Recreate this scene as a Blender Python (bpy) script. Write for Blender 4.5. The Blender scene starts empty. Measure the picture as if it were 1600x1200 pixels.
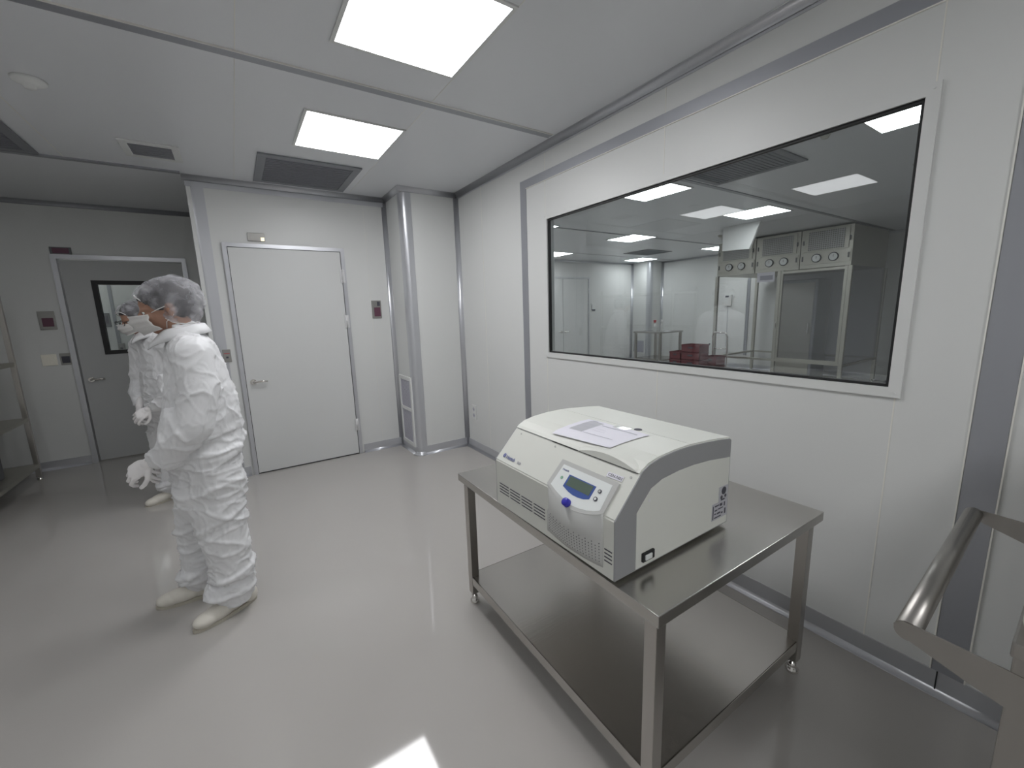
import bpy, bmesh, math, random
import numpy as np
from mathutils import Vector, Matrix, noise
random.seed(7)
PI = math.pi
sc = bpy.context.scene
COL = sc.collection

# ------------------------------------------------------------------ camera
cam_d = bpy.data.cameras.new('camera'); cam = bpy.data.objects.new('camera', cam_d); COL.objects.link(cam)
R = ((0.8323051304, 0.1206981361, -0.5410176798),
     (-0.5534842144, 0.1274509386, -0.8230501094),
     (-0.0303874031, 0.9844735742, 0.1728825831))
M4 = Matrix(R).to_4x4(); M4.translation = Vector((0, 0, 1.48))
cam.matrix_world = M4
cam_d.sensor_width = 36.0; cam_d.sensor_fit = 'HORIZONTAL'
cam_d.lens = 36.0 * 647.05 / 1600
cam_d.clip_start = 0.02
sc.camera = cam
# ------------------------------------------------------------------ world, exposure
w = bpy.data.worlds.new('world'); sc.world = w; w.use_nodes = True
w.node_tree.nodes['Background'].inputs[0].default_value = (0.02, 0.02, 0.022, 1)
w.node_tree.nodes['Background'].inputs[1].default_value = 1.0
sc.view_settings.view_transform = 'Standard'; sc.view_settings.look = 'None'
sc.view_settings.gamma = 1.0; sc.view_settings.use_curve_mapping = False
sc.view_settings.exposure = 0.25
LAMP = 13.5          # radiance of the ceiling panels over the centrifuge
LAMP_SIDE = 3.5     # pair of panels over the left of the room, set dimmer for the alcove
LAMP_FAR = 11.5      # next room

# ------------------------------------------------------------------ materials
def mat(name, col, rough=0.5, metal=0.0, spec=0.5, bump=0.0, bscale=60, stretch=None, coat=0.0,
        emit=0.0, vary=0.0, vscale=3.0, trans=0.0, alpha=1.0, sub=0.0):
    m = bpy.data.materials.new(name); m.use_nodes = True
    nt = m.node_tree; b = nt.nodes['Principled BSDF']
    c = (col[0], col[1], col[2], 1)
    b.inputs['Base Color'].default_value = c
    b.inputs['Roughness'].default_value = rough
    b.inputs['Metallic'].default_value = metal
    b.inputs['Specular IOR Level'].default_value = spec
    b.inputs['Coat Weight'].default_value = coat
    b.inputs['Coat Roughness'].default_value = 0.03
    b.inputs['Transmission Weight'].default_value = trans
    b.inputs['Alpha'].default_value = alpha
    b.inputs['Subsurface Weight'].default_value = sub
    b.inputs['Subsurface Radius'].default_value = (0.02, 0.02, 0.02)
    if emit:
        b.inputs['Emission Color'].default_value = c; b.inputs['Emission Strength'].default_value = emit
    if bump or vary:
        tc = nt.nodes.new('ShaderNodeTexCoord'); mp = nt.nodes.new('ShaderNodeMapping')
        nt.links.new(tc.outputs['Object'], mp.inputs['Vector'])
        if stretch: mp.inputs['Scale'].default_value = stretch
        if bump:
            n = nt.nodes.new('ShaderNodeTexNoise'); n.inputs['Scale'].default_value = bscale
            n.inputs['Detail'].default_value = 3
            bp = nt.nodes.new('ShaderNodeBump'); bp.inputs['Strength'].default_value = bump
            bp.inputs['Distance'].default_value = 0.002
            nt.links.new(mp.outputs[0], n.inputs['Vector'])
            nt.links.new(n.outputs['Fac'], bp.inputs['Height']); nt.links.new(bp.outputs[0], b.inputs['Normal'])
        if vary:
            n2 = nt.nodes.new('ShaderNodeTexNoise'); n2.inputs['Scale'].default_value = vscale
            n2.inputs['Detail'].default_value = 4
            nt.links.new(tc.outputs['Object'], n2.inputs['Vector'])
            mx = nt.nodes.new('ShaderNodeMix'); mx.data_type = 'RGBA'
            mx.inputs['A'].default_value = tuple(x * (1 - vary) for x in col) + (1,)
            mx.inputs['B'].default_value = tuple(min(1, x * (1 + vary)) for x in col) + (1,)
            nt.links.new(n2.outputs['Fac'], mx.inputs['Factor']); nt.links.new(mx.outputs['Result'], b.inputs['Base Color'])
    return m

def glass_mat(name, tint=(0.93, 0.95, 0.95), refl=1.0):
    m = bpy.data.materials.new(name); m.use_nodes = True; nt = m.node_tree
    nt.nodes.clear()
    o = nt.nodes.new('ShaderNodeOutputMaterial'); mx = nt.nodes.new('ShaderNodeMixShader')
    t = nt.nodes.new('ShaderNodeBsdfTransparent'); g = nt.nodes.new('ShaderNodeBsdfGlossy')
    lw = nt.nodes.new('ShaderNodeLayerWeight'); lw.inputs['Blend'].default_value = 0.5
    pw = nt.nodes.new('ShaderNodeMath'); pw.operation = 'POWER'; pw.inputs[1].default_value = 5.0
    f = nt.nodes.new('ShaderNodeMath'); f.operation = 'MULTIPLY_ADD'; f.inputs[1].default_value = 0.95; f.inputs[2].default_value = 0.075 * refl
    nt.links.new(lw.outputs['Facing'], pw.inputs[0]); nt.links.new(pw.outputs[0], f.inputs[0])
    t.inputs[0].default_value = tint + (1,); g.inputs['Roughness'].default_value = 0.0
    nt.links.new(f.outputs[0], mx.inputs[0]); nt.links.new(t.outputs[0], mx.inputs[1])
    nt.links.new(g.outputs[0], mx.inputs[2]); nt.links.new(mx.outputs[0], o.inputs[0])
    return m

def film_mat(name, col, amount, pscale=40, lo=0.35, hi=0.65):
    """thin nonwoven film: part lets light through, part is diffuse"""
    m = bpy.data.materials.new(name); m.use_nodes = True; nt = m.node_tree; nt.nodes.clear()
    o = nt.nodes.new('ShaderNodeOutputMaterial'); mx = nt.nodes.new('ShaderNodeMixShader')
    t = nt.nodes.new('ShaderNodeBsdfTransparent'); d = nt.nodes.new('ShaderNodeBsdfDiffuse')
    tl = nt.nodes.new('ShaderNodeBsdfTranslucent'); ad = nt.nodes.new('ShaderNodeMixShader'); ad.inputs[0].default_value = 0.35
    d.inputs[0].default_value = col + (1,); tl.inputs[0].default_value = col + (1,)
    tc = nt.nodes.new('ShaderNodeTexCoord'); n = nt.nodes.new('ShaderNodeTexNoise'); n.inputs['Scale'].default_value = pscale
    n.inputs['Detail'].default_value = 7; n.inputs['Distortion'].default_value = 0.5
    r = nt.nodes.new('ShaderNodeMapRange'); r.inputs['From Min'].default_value = lo; r.inputs['From Max'].default_value = hi
    r.inputs['To Min'].default_value = amount[0]; r.inputs['To Max'].default_value = amount[1]
    nt.links.new(tc.outputs['Object'], n.inputs['Vector']); nt.links.new(n.outputs['Fac'], r.inputs['Value'])
    nt.links.new(d.outputs[0], ad.inputs[1]); nt.links.new(tl.outputs[0], ad.inputs[2])
    nt.links.new(r.outputs[0], mx.inputs[0]); nt.links.new(t.outputs[0], mx.inputs[1]); nt.links.new(ad.outputs[0], mx.inputs[2])
    nt.links.new(mx.outputs[0], o.inputs[0])
    return m

def grid_mat(name, col, hole, pitch=0.012, duty=0.45):
    """perforated sheet: hole pattern follows object coordinates"""
    m = bpy.data.materials.new(name); m.use_nodes = True; nt = m.node_tree; b = nt.nodes['Principled BSDF']
    b.inputs['Roughness'].default_value = 0.45; b.inputs['Metallic'].default_value = 0.6
    tc = nt.nodes.new('ShaderNodeTexCoord'); sx = nt.nodes.new('ShaderNodeSeparateXYZ')
    nt.links.new(tc.outputs['Object'], sx.inputs[0])
    outs = []
    for ax in (1, 2):
        md = nt.nodes.new('ShaderNodeMath'); md.operation = 'PINGPONG'; md.inputs[1].default_value = pitch / 2
        nt.links.new(sx.outputs[ax], md.inputs[0])
        gt = nt.nodes.new('ShaderNodeMath'); gt.operation = 'GREATER_THAN'; gt.inputs[1].default_value = pitch / 2 * duty
        nt.links.new(md.outputs[0], gt.inputs[0]); outs.append(gt)
    mu = nt.nodes.new('ShaderNodeMath'); mu.operation = 'MULTIPLY'
    nt.links.new(outs[0].outputs[0], mu.inputs[0]); nt.links.new(outs[1].outputs[0], mu.inputs[1])
    mx = nt.nodes.new('ShaderNodeMix'); mx.data_type = 'RGBA'
    mx.inputs['A'].default_value = col + (1,); mx.inputs['B'].default_value = hole + (1,)
    nt.links.new(mu.outputs[0], mx.inputs['Factor']); nt.links.new(mx.outputs['Result'], b.inputs['Base Color'])
    return m

M = {}
M['wall'] = mat('wall_panel', (0.70, 0.71, 0.70), 0.38, bump=0.06, bscale=7, spec=0.45)
M['ceil'] = mat('ceiling_panel', (0.76, 0.775, 0.80), 0.30, bump=0.04, bscale=6, spec=0.5)
M['floor'] = mat('epoxy_floor', (0.465, 0.447, 0.425), 0.055, spec=0.5, bump=0.05, bscale=3.2, coat=0.2, vary=0.03, vscale=1.2)
M['alu'] = mat('satin_aluminium', (0.58, 0.59, 0.62), 0.30, metal=0.55)
M['alu_flat'] = mat('grey_anodised', (0.37, 0.38, 0.41), 0.42, metal=0.45)
M['seam'] = mat('cream_sealant', (0.80, 0.79, 0.74), 0.5)
M['door'] = mat('door_leaf', (0.66, 0.67, 0.665), 0.36, bump=0.04, bscale=5)
M['door_dark'] = mat('door_leaf_grey', (0.50, 0.51, 0.51), 0.4)
M['black'] = mat('black_rubber', (0.012, 0.012, 0.013), 0.5)
M['gap'] = mat('dark_gap', (0.03, 0.03, 0.032), 0.8)
M['steel'] = mat('brushed_steel', (0.54, 0.525, 0.50), 0.27, metal=1.0, bump=0.08, bscale=90, stretch=(1, 0.06, 1))
M['cart_steel'] = mat('cart_steel', (0.36, 0.345, 0.325), 0.36, metal=1.0, bump=0.08, bscale=90, stretch=(0.06, 1, 1))
M['plate_steel'] = mat('plate_steel', (0.33, 0.325, 0.31), 0.4, metal=0.55)
M['switch_cream'] = mat('switch_cream', (0.93, 0.90, 0.80), 0.35)
M['hinge_white'] = mat('hinge_white', (0.75, 0.75, 0.76), 0.3, metal=0.3)
M['steel_x'] = mat('brushed_steel_cross', (0.52, 0.50, 0.475), 0.27, metal=1.0, bump=0.07, bscale=90, stretch=(0.06, 1, 1))
M['steel_v'] = mat('brushed_steel_upright', (0.50, 0.48, 0.455), 0.33, metal=1.0, bump=0.2, bscale=90, stretch=(1, 1, 0.06))
M['chrome'] = mat('chrome', (0.75, 0.73, 0.70), 0.12, metal=1.0)
M['steel_dull'] = mat('dull_steel', (0.50, 0.49, 0.44), 0.42, metal=0.8)
M['cream'] = mat('centrifuge_cream', (0.72, 0.73, 0.68), 0.42, bump=0.03, bscale=300)
M['cream2'] = mat('centrifuge_front', (0.55, 0.56, 0.52), 0.45)
M['cgrey'] = mat('centrifuge_grey', (0.31, 0.315, 0.32), 0.5)
M['bezel'] = mat('bezel_grey', (0.52, 0.525, 0.51), 0.45)
M['pwhite'] = mat('panel_white', (0.80, 0.83, 0.82), 0.35)
M['blue'] = mat('blue_knob', (0.03, 0.025, 0.42), 0.35)
M['blue2'] = mat('display_blue', (0.05, 0.10, 0.34), 0.35)
M['lcd'] = mat('lcd_green', (0.11, 0.15, 0.12), 0.25)
M['green'] = mat('green_mark', (0.25, 0.45, 0.33), 0.5)
M['paper'] = mat('paper', (0.80, 0.79, 0.86), 0.7)
M['ink'] = mat('ink_grey', (0.40, 0.40, 0.46), 0.7)
M['ink_dark'] = mat('ink_dark', (0.08, 0.08, 0.10), 0.7)
M['ink_blue'] = mat('ink_blue', (0.18, 0.20, 0.38), 0.6)
M['tape'] = mat('clear_tape', (0.85, 0.86, 0.86), 0.08, coat=0.8)
M['sticker'] = mat('sticker_silver', (0.50, 0.50, 0.54), 0.4)
M['plastic'] = mat('white_plastic', (0.74, 0.75, 0.74), 0.4)
M['vent_in'] = mat('vent_mesh', (0.50, 0.50, 0.56), 0.7)
M['grille'] = mat('grille_grey', (0.23, 0.24, 0.265), 0.55, metal=0.3)
M['grille2'] = mat('grille_frame', (0.26, 0.27, 0.29), 0.5, metal=0.3)
M['tyvek'] = mat('coverall_fabric', (0.79, 0.795, 0.81), 0.55, bump=0.45, bscale=22)
M['glove'] = mat('nitrile_glove', (0.86, 0.84, 0.84), 0.45)
M['shoe'] = mat('clean_shoe', (0.72, 0.69, 0.62), 0.45)
M['sole'] = mat('shoe_sole', (0.48, 0.45, 0.38), 0.6)
M['skin'] = mat('skin', (0.36, 0.20, 0.14), 0.5, sub=0.1, bump=0.1, bscale=200)
M['hair'] = mat('hair', (0.035, 0.033, 0.035), 0.6, bump=0.6, bscale=120)
M['net'] = film_mat('hairnet_film', (0.76, 0.76, 0.80), (0.06, 0.55), pscale=13)
M['mask'] = mat('mask_fabric', (0.86, 0.86, 0.85), 0.7, bump=0.3, bscale=120)
M['lens'] = glass_mat('lens_glass', (0.75, 0.75, 0.75))
M['glass'] = glass_mat('window_glass', (0.86, 0.89, 0.895), 1.02)
M['bglass'] = glass_mat('booth_sheet', (0.84, 0.84, 0.87))
M['red'] = mat('maroon_plastic', (0.17, 0.045, 0.055), 0.5)
M['redcap'] = mat('red_cap', (0.5, 0.05, 0.06), 0.4)
M['beige'] = mat('beige_paint', (0.55, 0.54, 0.49), 0.5)
M['perf'] = grid_mat('perforated_sheet', (0.42, 0.42, 0.41), (0.16, 0.16, 0.16), 0.03, 0.4)
M['dusk'] = mat('dark_panel', (0.16, 0.165, 0.175), 0.6)
M['magenta'] = mat('maroon_screen', (0.13, 0.05, 0.08), 0.4)
M['lamp'] = mat('lamp_diffuser', (0.985, 0.985, 1.0), 0.5, emit=LAMP)
M['lamp_side'] = mat('lamp_diffuser_side', (0.985, 0.985, 1.0), 0.5, emit=LAMP_SIDE)
M['lamp_far'] = mat('lamp_diffuser_far', (0.99, 0.99, 1.0), 0.5, emit=LAMP_FAR)
M['lamp_hall'] = mat('lamp_diffuser_corridor', (1.0, 1.0, 0.97), 0.5, emit=5.0)
M['amber'] = mat('amber_reflection', (1.0, 0.85, 0.6), 0.4, emit=0.9)

# ------------------------------------------------------------------ mesh helpers
class MB:
    def __init__(s): s.bm = bmesh.new()
    def _x(s, vs, T):
        if T is not None: bmesh.ops.transform(s.bm, matrix=T, verts=vs)
    def box(s, a, b, T=None, bev=0.0, mi=0, seg=2):
        r = bmesh.ops.create_cube(s.bm, size=1.0); vs = r['verts']
        c = [(a[i] + b[i]) / 2 for i in range(3)]; d = [max(1e-5, abs(b[i] - a[i])) for i in range(3)]
        bmesh.ops.transform(s.bm, matrix=Matrix.Translation(c) @ Matrix.Diagonal((*d, 1)), verts=vs)
        fs = set(f for v in vs for f in v.link_faces)
        for f in fs: f.material_index = mi
        if bev > 0:
            es = list(set(e for v in vs for e in v.link_edges))
            rr = bmesh.ops.bevel(s.bm, geom=es, offset=bev, segments=seg, affect='EDGES', profile=0.6)
            vs = list(set(v for f in rr['faces'] for v in f.verts) | set(v for v in vs if v.is_valid))
            vs2 = set(vs)
            for v in list(vs): 
                for f in v.link_faces: vs2.update(f.verts)
            vs = list(vs2)
            for v in vs:
                for f in v.link_faces: f.material_index = mi
        s._x(vs, T); return vs
    def cyl(s, p0, p1, r0, r1=None, n=20, caps=True, mi=0):
        r1 = r0 if r1 is None else r1
        p0 = Vector(p0); p1 = Vector(p1); d = p1 - p0
        q = d.to_track_quat('Z', 'Y').to_matrix()
        a = []; b = []
        for i in range(n):
            t = 2 * PI * i / n; o = q @ Vector((math.cos(t), math.sin(t), 0))
            a.append(s.bm.verts.new(p0 + o * r0)); b.append(s.bm.verts.new(p1 + o * r1))
        for i in range(n):
            f = s.bm.faces.new((a[i], a[(i + 1) % n], b[(i + 1) % n], b[i])); f.smooth = True; f.material_index = mi
        if caps:
            f = s.bm.faces.new(a[::-1]); f.material_index = mi
            f = s.bm.faces.new(b); f.material_index = mi
        return a + b
    def tube(s, pts, r, n=12, mi=0):
        pts = [Vector(p) for p in pts]; rings = []
        up = None
        for i, p in enumerate(pts):
            if i == 0: d = pts[1] - p
            elif i == len(pts) - 1: d = p - pts[-2]
            else: d = (pts[i + 1] - p).normalized() + (p - pts[i - 1]).normalized()
            d.normalize()
            if up is None:
                up = Vector((0, 0, 1)) if abs(d.z) < .9 else Vector((1, 0, 0))
            x = d.cross(up).normalized(); up = x.cross(d).normalized()
            rings.append([s.bm.verts.new(p + x * math.cos(2 * PI * k / n) * r + up * math.sin(2 * PI * k / n) * r) for k in range(n)])
        for a, b in zip(rings, rings[1:]):
            for k in range(n):
                f = s.bm.faces.new((a[k], a[(k + 1) % n], b[(k + 1) % n], b[k])); f.smooth = True; f.material_index = mi
        s.bm.faces.new(rings[0][::-1]).material_index = mi; s.bm.faces.new(rings[-1]).material_index = mi
    def prism(s, poly, axis, a, b, mi=0, smooth=False):
        """poly: 2-D outline in the two other axes (in order), extruded along axis from a to b"""
        def P(u, v, w_):
            l = [u, v]; l.insert(axis, w_); return l
        A = [s.bm.verts.new(P(u, v, a)) for u, v in poly]; B = [s.bm.verts.new(P(u, v, b)) for u, v in poly]
        n = len(poly)
        for i in range(n):
            f = s.bm.faces.new((A[i], A[(i + 1) % n], B[(i + 1) % n], B[i])); f.material_index = mi; f.smooth = smooth
        s.bm.faces.new(A[::-1]).material_index = mi; s.bm.faces.new(B).material_index = mi
        return A + B
    def ell(s, c, r, T=None, u=20, v=14, mi=0):
        rr = bmesh.ops.create_uvsphere(s.bm, u_segments=u, v_segments=v, radius=1.0); vs = rr['verts']
        Mx = Matrix.Translation(c) @ (T.to_4x4() if T is not None else Matrix.Identity(4)) @ Matrix.Diagonal((*r, 1))
        bmesh.ops.transform(s.bm, matrix=Mx, verts=vs)
        for x in vs:
            for f in x.link_faces: f.smooth = True; f.material_index = mi
        return vs
    def cap(s, p0, r0, p1, r1, n=16):
        s.ell(p0, (r0,) * 3, u=n, v=10); s.ell(p1, (r1,) * 3, u=n, v=10); s.cyl(p0, p1, r0, r1, n)
    def chain(s, pts):
        for (a, ra), (b, rb) in zip(pts, pts[1:]): s.cap(a, ra, b, rb)
    def lathe(s, prof, c, n=24, mi=0, axis='Z'):
        rings = []
        for r, z in prof:
            ring = []
            for i in range(n):
                t = 2 * PI * i / n; x, y = math.cos(t) * r, math.sin(t) * r
                p = (x, y, z) if axis == 'Z' else ((z, x, y) if axis == 'X' else (x, z, y))
                ring.append(s.bm.verts.new((c[0] + p[0], c[1] + p[1], c[2] + p[2])))
            rings.append(ring)
        for a, b in zip(rings, rings[1:]):
            for i in range(n):
                f = s.bm.faces.new((a[i], a[(i + 1) % n], b[(i + 1) % n], b[i])); f.smooth = True; f.material_index = mi
        s.bm.faces.new(rings[0][::-1]).material_index = mi; s.bm.faces.new(rings[-1]).material_index = mi
    def cove(s, p0, p1, a, b, r, n=8, mi=0):
        """quarter-round fillet in the corner line p0-p1; a, b point from the corner into the room along each surface"""
        p0 = Vector(p0); p1 = Vector(p1); a = Vector(a); b = Vector(b)
        def ring(c):
            o = c + (a + b) * r
            L = [s.bm.verts.new(c)]
            for k in range(n + 1):
                t = PI / 2 * k / n
                L.append(s.bm.verts.new(o - (a * math.cos(t) + b * math.sin(t)) * r))
            return L
        A = ring(p0); B = ring(p1); m = len(A)
        for i in range(m):
            f = s.bm.faces.new((A[i], A[(i + 1) % m], B[(i + 1) % m], B[i])); f.material_index = mi; f.smooth = 0 < i < m - 1
        s.bm.faces.new(A[::-1]).material_index = mi; s.bm.faces.new(B).material_index = mi
    def mesh(s, name):
        bmesh.ops.recalc_face_normals(s.bm, faces=s.bm.faces)
        me = bpy.data.meshes.new(name); s.bm.to_mesh(me); s.bm.free(); return me

def obj(name, mb, m, parent=None, label=None):
    me = mb.mesh(name) if isinstance(mb, MB) else mb
    o = bpy.data.objects.new(name, me); COL.objects.link(o)
    for x in (m if isinstance(m, (list, tuple)) else [m]): me.materials.append(M[x])
    if parent: o.parent = parent
    if label: o['label'] = label
    return o
def tag(o, label, cat, group=None):
    o['label'] = label; o['category'] = cat
    if group: o['group'] = group
    return o
def thing(name, label, cat, loc=(0, 0, 0), rz=0.0, group=None):
    o = bpy.data.objects.new(name, None); COL.objects.link(o); o.empty_display_size = 0.1
    o.location = loc; o.rotation_euler = (0, 0, rz); return tag(o, label, cat, group)
def struct(name, mb, m, parent=None):
    o = obj(name, mb, m, parent)
    if parent is None: o['kind'] = 'structure'
    return o
def one(a, b, **k):
    x = MB(); x.box(a, b, **k); return x
def children_of(o): return [c for c in o.children]
def copy_tree(o, parent=None):
    c = o.copy(); COL.objects.link(c)
    if parent: c.parent = parent
    for ch in list(o.children): copy_tree(ch, c)
    return c
def text_obj(name, s, size, m, parent, T, depth=0.0004, bold=0.0):
    cu = bpy.data.curves.new(name, 'FONT'); cu.body = s; cu.size = size; cu.extrude = depth; cu.offset = bold
    cu.align_x = 'LEFT'; cu.resolution_u = 3
    t = bpy.data.objects.new('tmp', cu); COL.objects.link(t)
    bpy.context.view_layer.update()
    me = bpy.data.meshes.new_from_object(t.evaluated_get(bpy.context.evaluated_depsgraph_get()))
    bpy.data.objects.remove(t); bpy.data.curves.remove(cu)
    me.transform(T); me.name = name
    return obj(name, me, m, parent)
def remesh(mb, name, voxel=0.008, smooth=6, fac=0.5):
    me = mb.mesh(name + '_src'); t = bpy.data.objects.new('tmp', me); COL.objects.link(t)
    r = t.modifiers.new('r', 'REMESH'); r.mode = 'VOXEL'; r.voxel_size = voxel
    if smooth:
        q = t.modifiers.new('s', 'SMOOTH'); q.iterations = smooth; q.factor = fac
    bpy.context.view_layer.update()
    out = bpy.data.meshes.new_from_object(t.evaluated_get(bpy.context.evaluated_depsgraph_get()))
    bpy.data.objects.remove(t); bpy.data.meshes.remove(me)
    for p in out.polygons: p.use_smooth = True
    out.name = name; return out

# ================================================================== THE ROOM
ZC = 2.68; XR = 2.06; XR2 = 2.11; YB = 4.57; YA = 6.10; XA = -0.20
XL = -2.60; YF = -2.20; XF = 9.90; YF2 = 8.03
struct('floor', one((XL - .1, YF - .1, -0.1), (XF + .1, YF2 + .9, 0)), 'floor')
struct('ceiling', one((XL - .1, YF - .1, ZC), (XF + .1, YF2 + .9, ZC + 0.1)), 'ceil')
# window wall, hole for window
WY0, WY1, WZ0, WZ1 = 0.505, 2.578, 1.15, 2.155
b = MB()
b.box((XR, YF, 0), (XR2, WY0, ZC)); b.box((XR, WY1, 0), (XR2, YF2, ZC))
b.box((XR, WY0, 0), (XR2, WY1, WZ0)); b.box((XR, WY0, WZ1), (XR2, WY1, ZC))
struct('wall_right', b, 'wall')
struct('wall_back', one((XA, YB, 0), (XR, YB + .1, ZC)), 'wall')
struct('wall_alcove_side', one((XA, YB + .1, 0), (XA + .1, YA, ZC)), 'wall')
struct('wall_left', one((XL - .1, YF, 0), (XL, YA + .1, ZC)), 'wall')
struct('wall_front', one((XL - .1, YF - .1, 0), (XF + .1, YF, ZC)), 'wall')
# alcove back wall with the doorway to the corridor
DX0, DX1, DZ = -1.415, -0.40, 2.15
b = MB()
b.box((XL, YA, 0), (DX0, YA + .1, ZC)); b.box((DX1, YA, 0), (XA + .1, YA + .1, ZC)); b.box((DX0, YA, DZ), (DX1, YA + .1, ZC))
struct('wall_alcove_back', b, 'wall')
# corridor seen through the pane in that door
struct('wall_corridor', one((-3.2, 7.6, 0), (XR, 7.7, ZC)), 'wall')
b = MB(); b.box((-1.335, 7.588, 0), (-1.30, 7.60, ZC)); struct('trim_10', b, 'alu_flat')
struct('wall_corridor_left', one((-3.3, YA + .1, 0), (-3.2, 7.7, ZC)), 'wall')
# next room
struct('wall_far_back', one((XR2, YF2, 0), (XF, YF2 + .1, ZC)), 'wall')
struct('wall_far_right', one((XF, YF, 0), (XF + .1, YF2 + .1, ZC)), 'wall')
def column(x0, x1, y0, y1, r):
    pts = [(x1, y0), (x1, y1), (x0, y1)]
    for k in range(9):
        t = PI + PI / 2 * k / 8
        pts.append((x0 + r + r * math.cos(t), y0 + r + r * math.sin(t)))
    return pts
b = MB(); b.prism(column(1.47, XR, 4.07, YB, .05), 2, 0, ZC, smooth=False); struct('wall_column', b, 'wall')
b = MB(); b.prism(column(9.40, XF, 7.42, YF2, .05), 2, 0, ZC); struct('wall_far_column', b, 'wall')

# --- trims: crown, corner coves, rounded corners, skirting
def rounded(b, cx, cy, sx, sy, r, fl, z0, z1, th=0.004):
    """sheet wrapped round an outside corner at (cx,cy); room lies to -sx / -sy, flanges of length fl"""
    out = []; inn = []
    R0 = r
    def path(off):
        P = []
        ox, oy = cx + sx * R0, cy + sy * R0
        P.append((cx - sx * off, cy + sy * (R0 + fl)))
        for k in range(11):
            t = PI / 2 * k / 10
            P.append((ox - sx * (R0 + off) * math.cos(t), oy - sy * (R0 + off) * math.sin(t)))
        P.append((cx + sx * (R0 + fl), cy - sy * off))
        return P
    A = path(th); B = path(-0.001)
    poly = A + B[::-1]
    vs = b.prism(poly, 2, z0, z1)
    for v in vs:
        for f in v.link_faces:
            if abs(f.normal.z) < .5: f.smooth = False
r = 0.042
b = MB()
b.cove((XR, YF, ZC), (XR, 4.07, ZC), (-1, 0, 0), (0, 0, -1), r)
b.box((XR - .003, YF, ZC - r - .012), (XR, 4.07, ZC - r)); struct('trim_1', b, 'alu')
b = MB()
b.cove((XA - .02, YB, ZC), (1.47, YB, ZC), (0, -1, 0), (0, 0, -1), r)
b.box((XA - .004, YB - .004, ZC - .085), (1.47, YB, ZC - r))
b.cove((1.47, 4.07 + .0, ZC), (1.47, YB, ZC), (-1, 0, 0), (0, 0, -1), r)
b.cove((1.47 - r, 4.07, ZC), (XR, 4.07, ZC), (0, -1, 0), (0, 0, -1), r); struct('trim_2', b, 'alu')
b = MB()
b.cove((XL, YA, ZC), (XA, YA, ZC), (0, -1, 0), (0, 0, -1), r)
b.box((XL, YB - .10, ZC - .012), (XA - .02, YB - .055, ZC)); struct('trim_3', b, 'alu_flat')
b = MB()
b.cove((1.47, YB, .02), (1.47, YB, ZC - r), (-1, 0, 0), (0, -1, 0), .04)
b.cove((XR, 4.07, .02), (XR, 4.07, ZC - r), (-1, 0, 0), (0, -1, 0), .04); struct('trim_4', b, 'alu')
b = MB(); rounded(b, 1.47, 4.07, 1, 1, .05, .045, 0.0, ZC - r); struct('trim_5', b, 'alu')
b = MB(); rounded(b, XA, YB, 1, 1, .05, .07, 0.0, ZC - .085); struct('trim_6', b, 'alu')
# flat frame strip on the window wall (portal shape)
b = MB()
b.box((XR - .004, 2.842, 0.09), (XR, 2.922, 2.437)); b.box((XR - .004, -1.2, 2.437), (XR, 2.922, 2.50))
b.box((XR - .004, 0.193, 0.09), (XR, 0.277, 2.437)); struct('trim_7', b, 'alu_flat')
# seams between wall panels
b = MB()
e = .0012; q = .0022
for y in (3.566, 2.604, 1.556, 0.484, 0.281, 0.19):
    if y in (0.281, 0.19): b.box((XR - .006, y - q, .09), (XR, y + q, 2.43)); continue
    if y > 3: b.box((XR - e, y - q, .09), (XR, y + q, ZC - r))
    else:
        b.box((XR - e, y - q, .09), (XR, y + q, 1.11)); b.box((XR - e, y - q, 2.19), (XR, y + q, ZC - r))
b.box((XR - .0065, 0.19, 2.432), (XR, 2.842, 2.4365))
for x in (1.24,): b.box((x - .001, YB - e, .09), (x + .001, YB, ZC - .09))
struct('trim_8', b, 'seam')
# ceiling joints
b = MB()
b.box((XL, 2.43, ZC - .006), (XR - .06, 2.485, ZC)); struct('trim_9', b, 'alu_flat')
b = MB()
b.box((XL, 2.425, ZC - .007), (XR - .06, 2.43, ZC)); b.box((.148, YF, ZC - .0015), (.152, YB - .05, ZC))
b.box((-.885, YF, ZC - .0015), (-.88, YB - .1, ZC)); b.box((1.10, YF, ZC - .001), (1.103, YB - .05, ZC)); struct('trim_11', b, 'seam')
# skirtings with rounded foot
def skirt(name, segs, m='alu'):
    b = MB()
    for (p0, p1, n) in segs:
        nx, ny = n
        a = (min(p0[0], p1[0], p0[0] + nx * .005, p1[0] + nx * .005), min(p0[1], p1[1], p0[1] + ny * .005, p1[1] + ny * .005), 0)
        c = (max(p0[0], p1[0], p0[0] + nx * .005, p1[0] + nx * .005), max(p0[1], p1[1], p0[1] + ny * .005, p1[1] + ny * .005), .09)
        b.box(a, c)
        b.cove((p0[0], p0[1], 0), (p1[0], p1[1], 0), (nx, ny, 0), (0, 0, 1), .036)
    struct(name, b, m)
skirt('baseboard_right', [((XR, YF), (XR, 4.07), (-1, 0))])
skirt('baseboard_back', [((XA, YB), (-.03, YB), (0, -1)), ((1.03, YB), (1.47, YB), (0, -1))])
skirt('baseboard_column', [((1.47, 4.12), (1.47, YB), (-1, 0)), ((1.52, 4.07), (XR, 4.07), (0, -1))])
b = MB(); rounded(b, 1.47, 4.07, 1, 1, .05, .0, 0, .09, .006)
b.lathe([(.088, 0), (.072, .006), (.060, .018), (.056, .034)], (1.52, 4.12, 0), 32); struct('trim_12', b, 'alu')
skirt('baseboard_alcove', [((XL, YA), (DX0 - .04, YA), (0, -1))])
skirt('baseboard_far_back', [((XR2, YF2), (6.1, YF2), (0, -1)), ((7.75, YF2), (9.4, YF2), (0, -1))])
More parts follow.
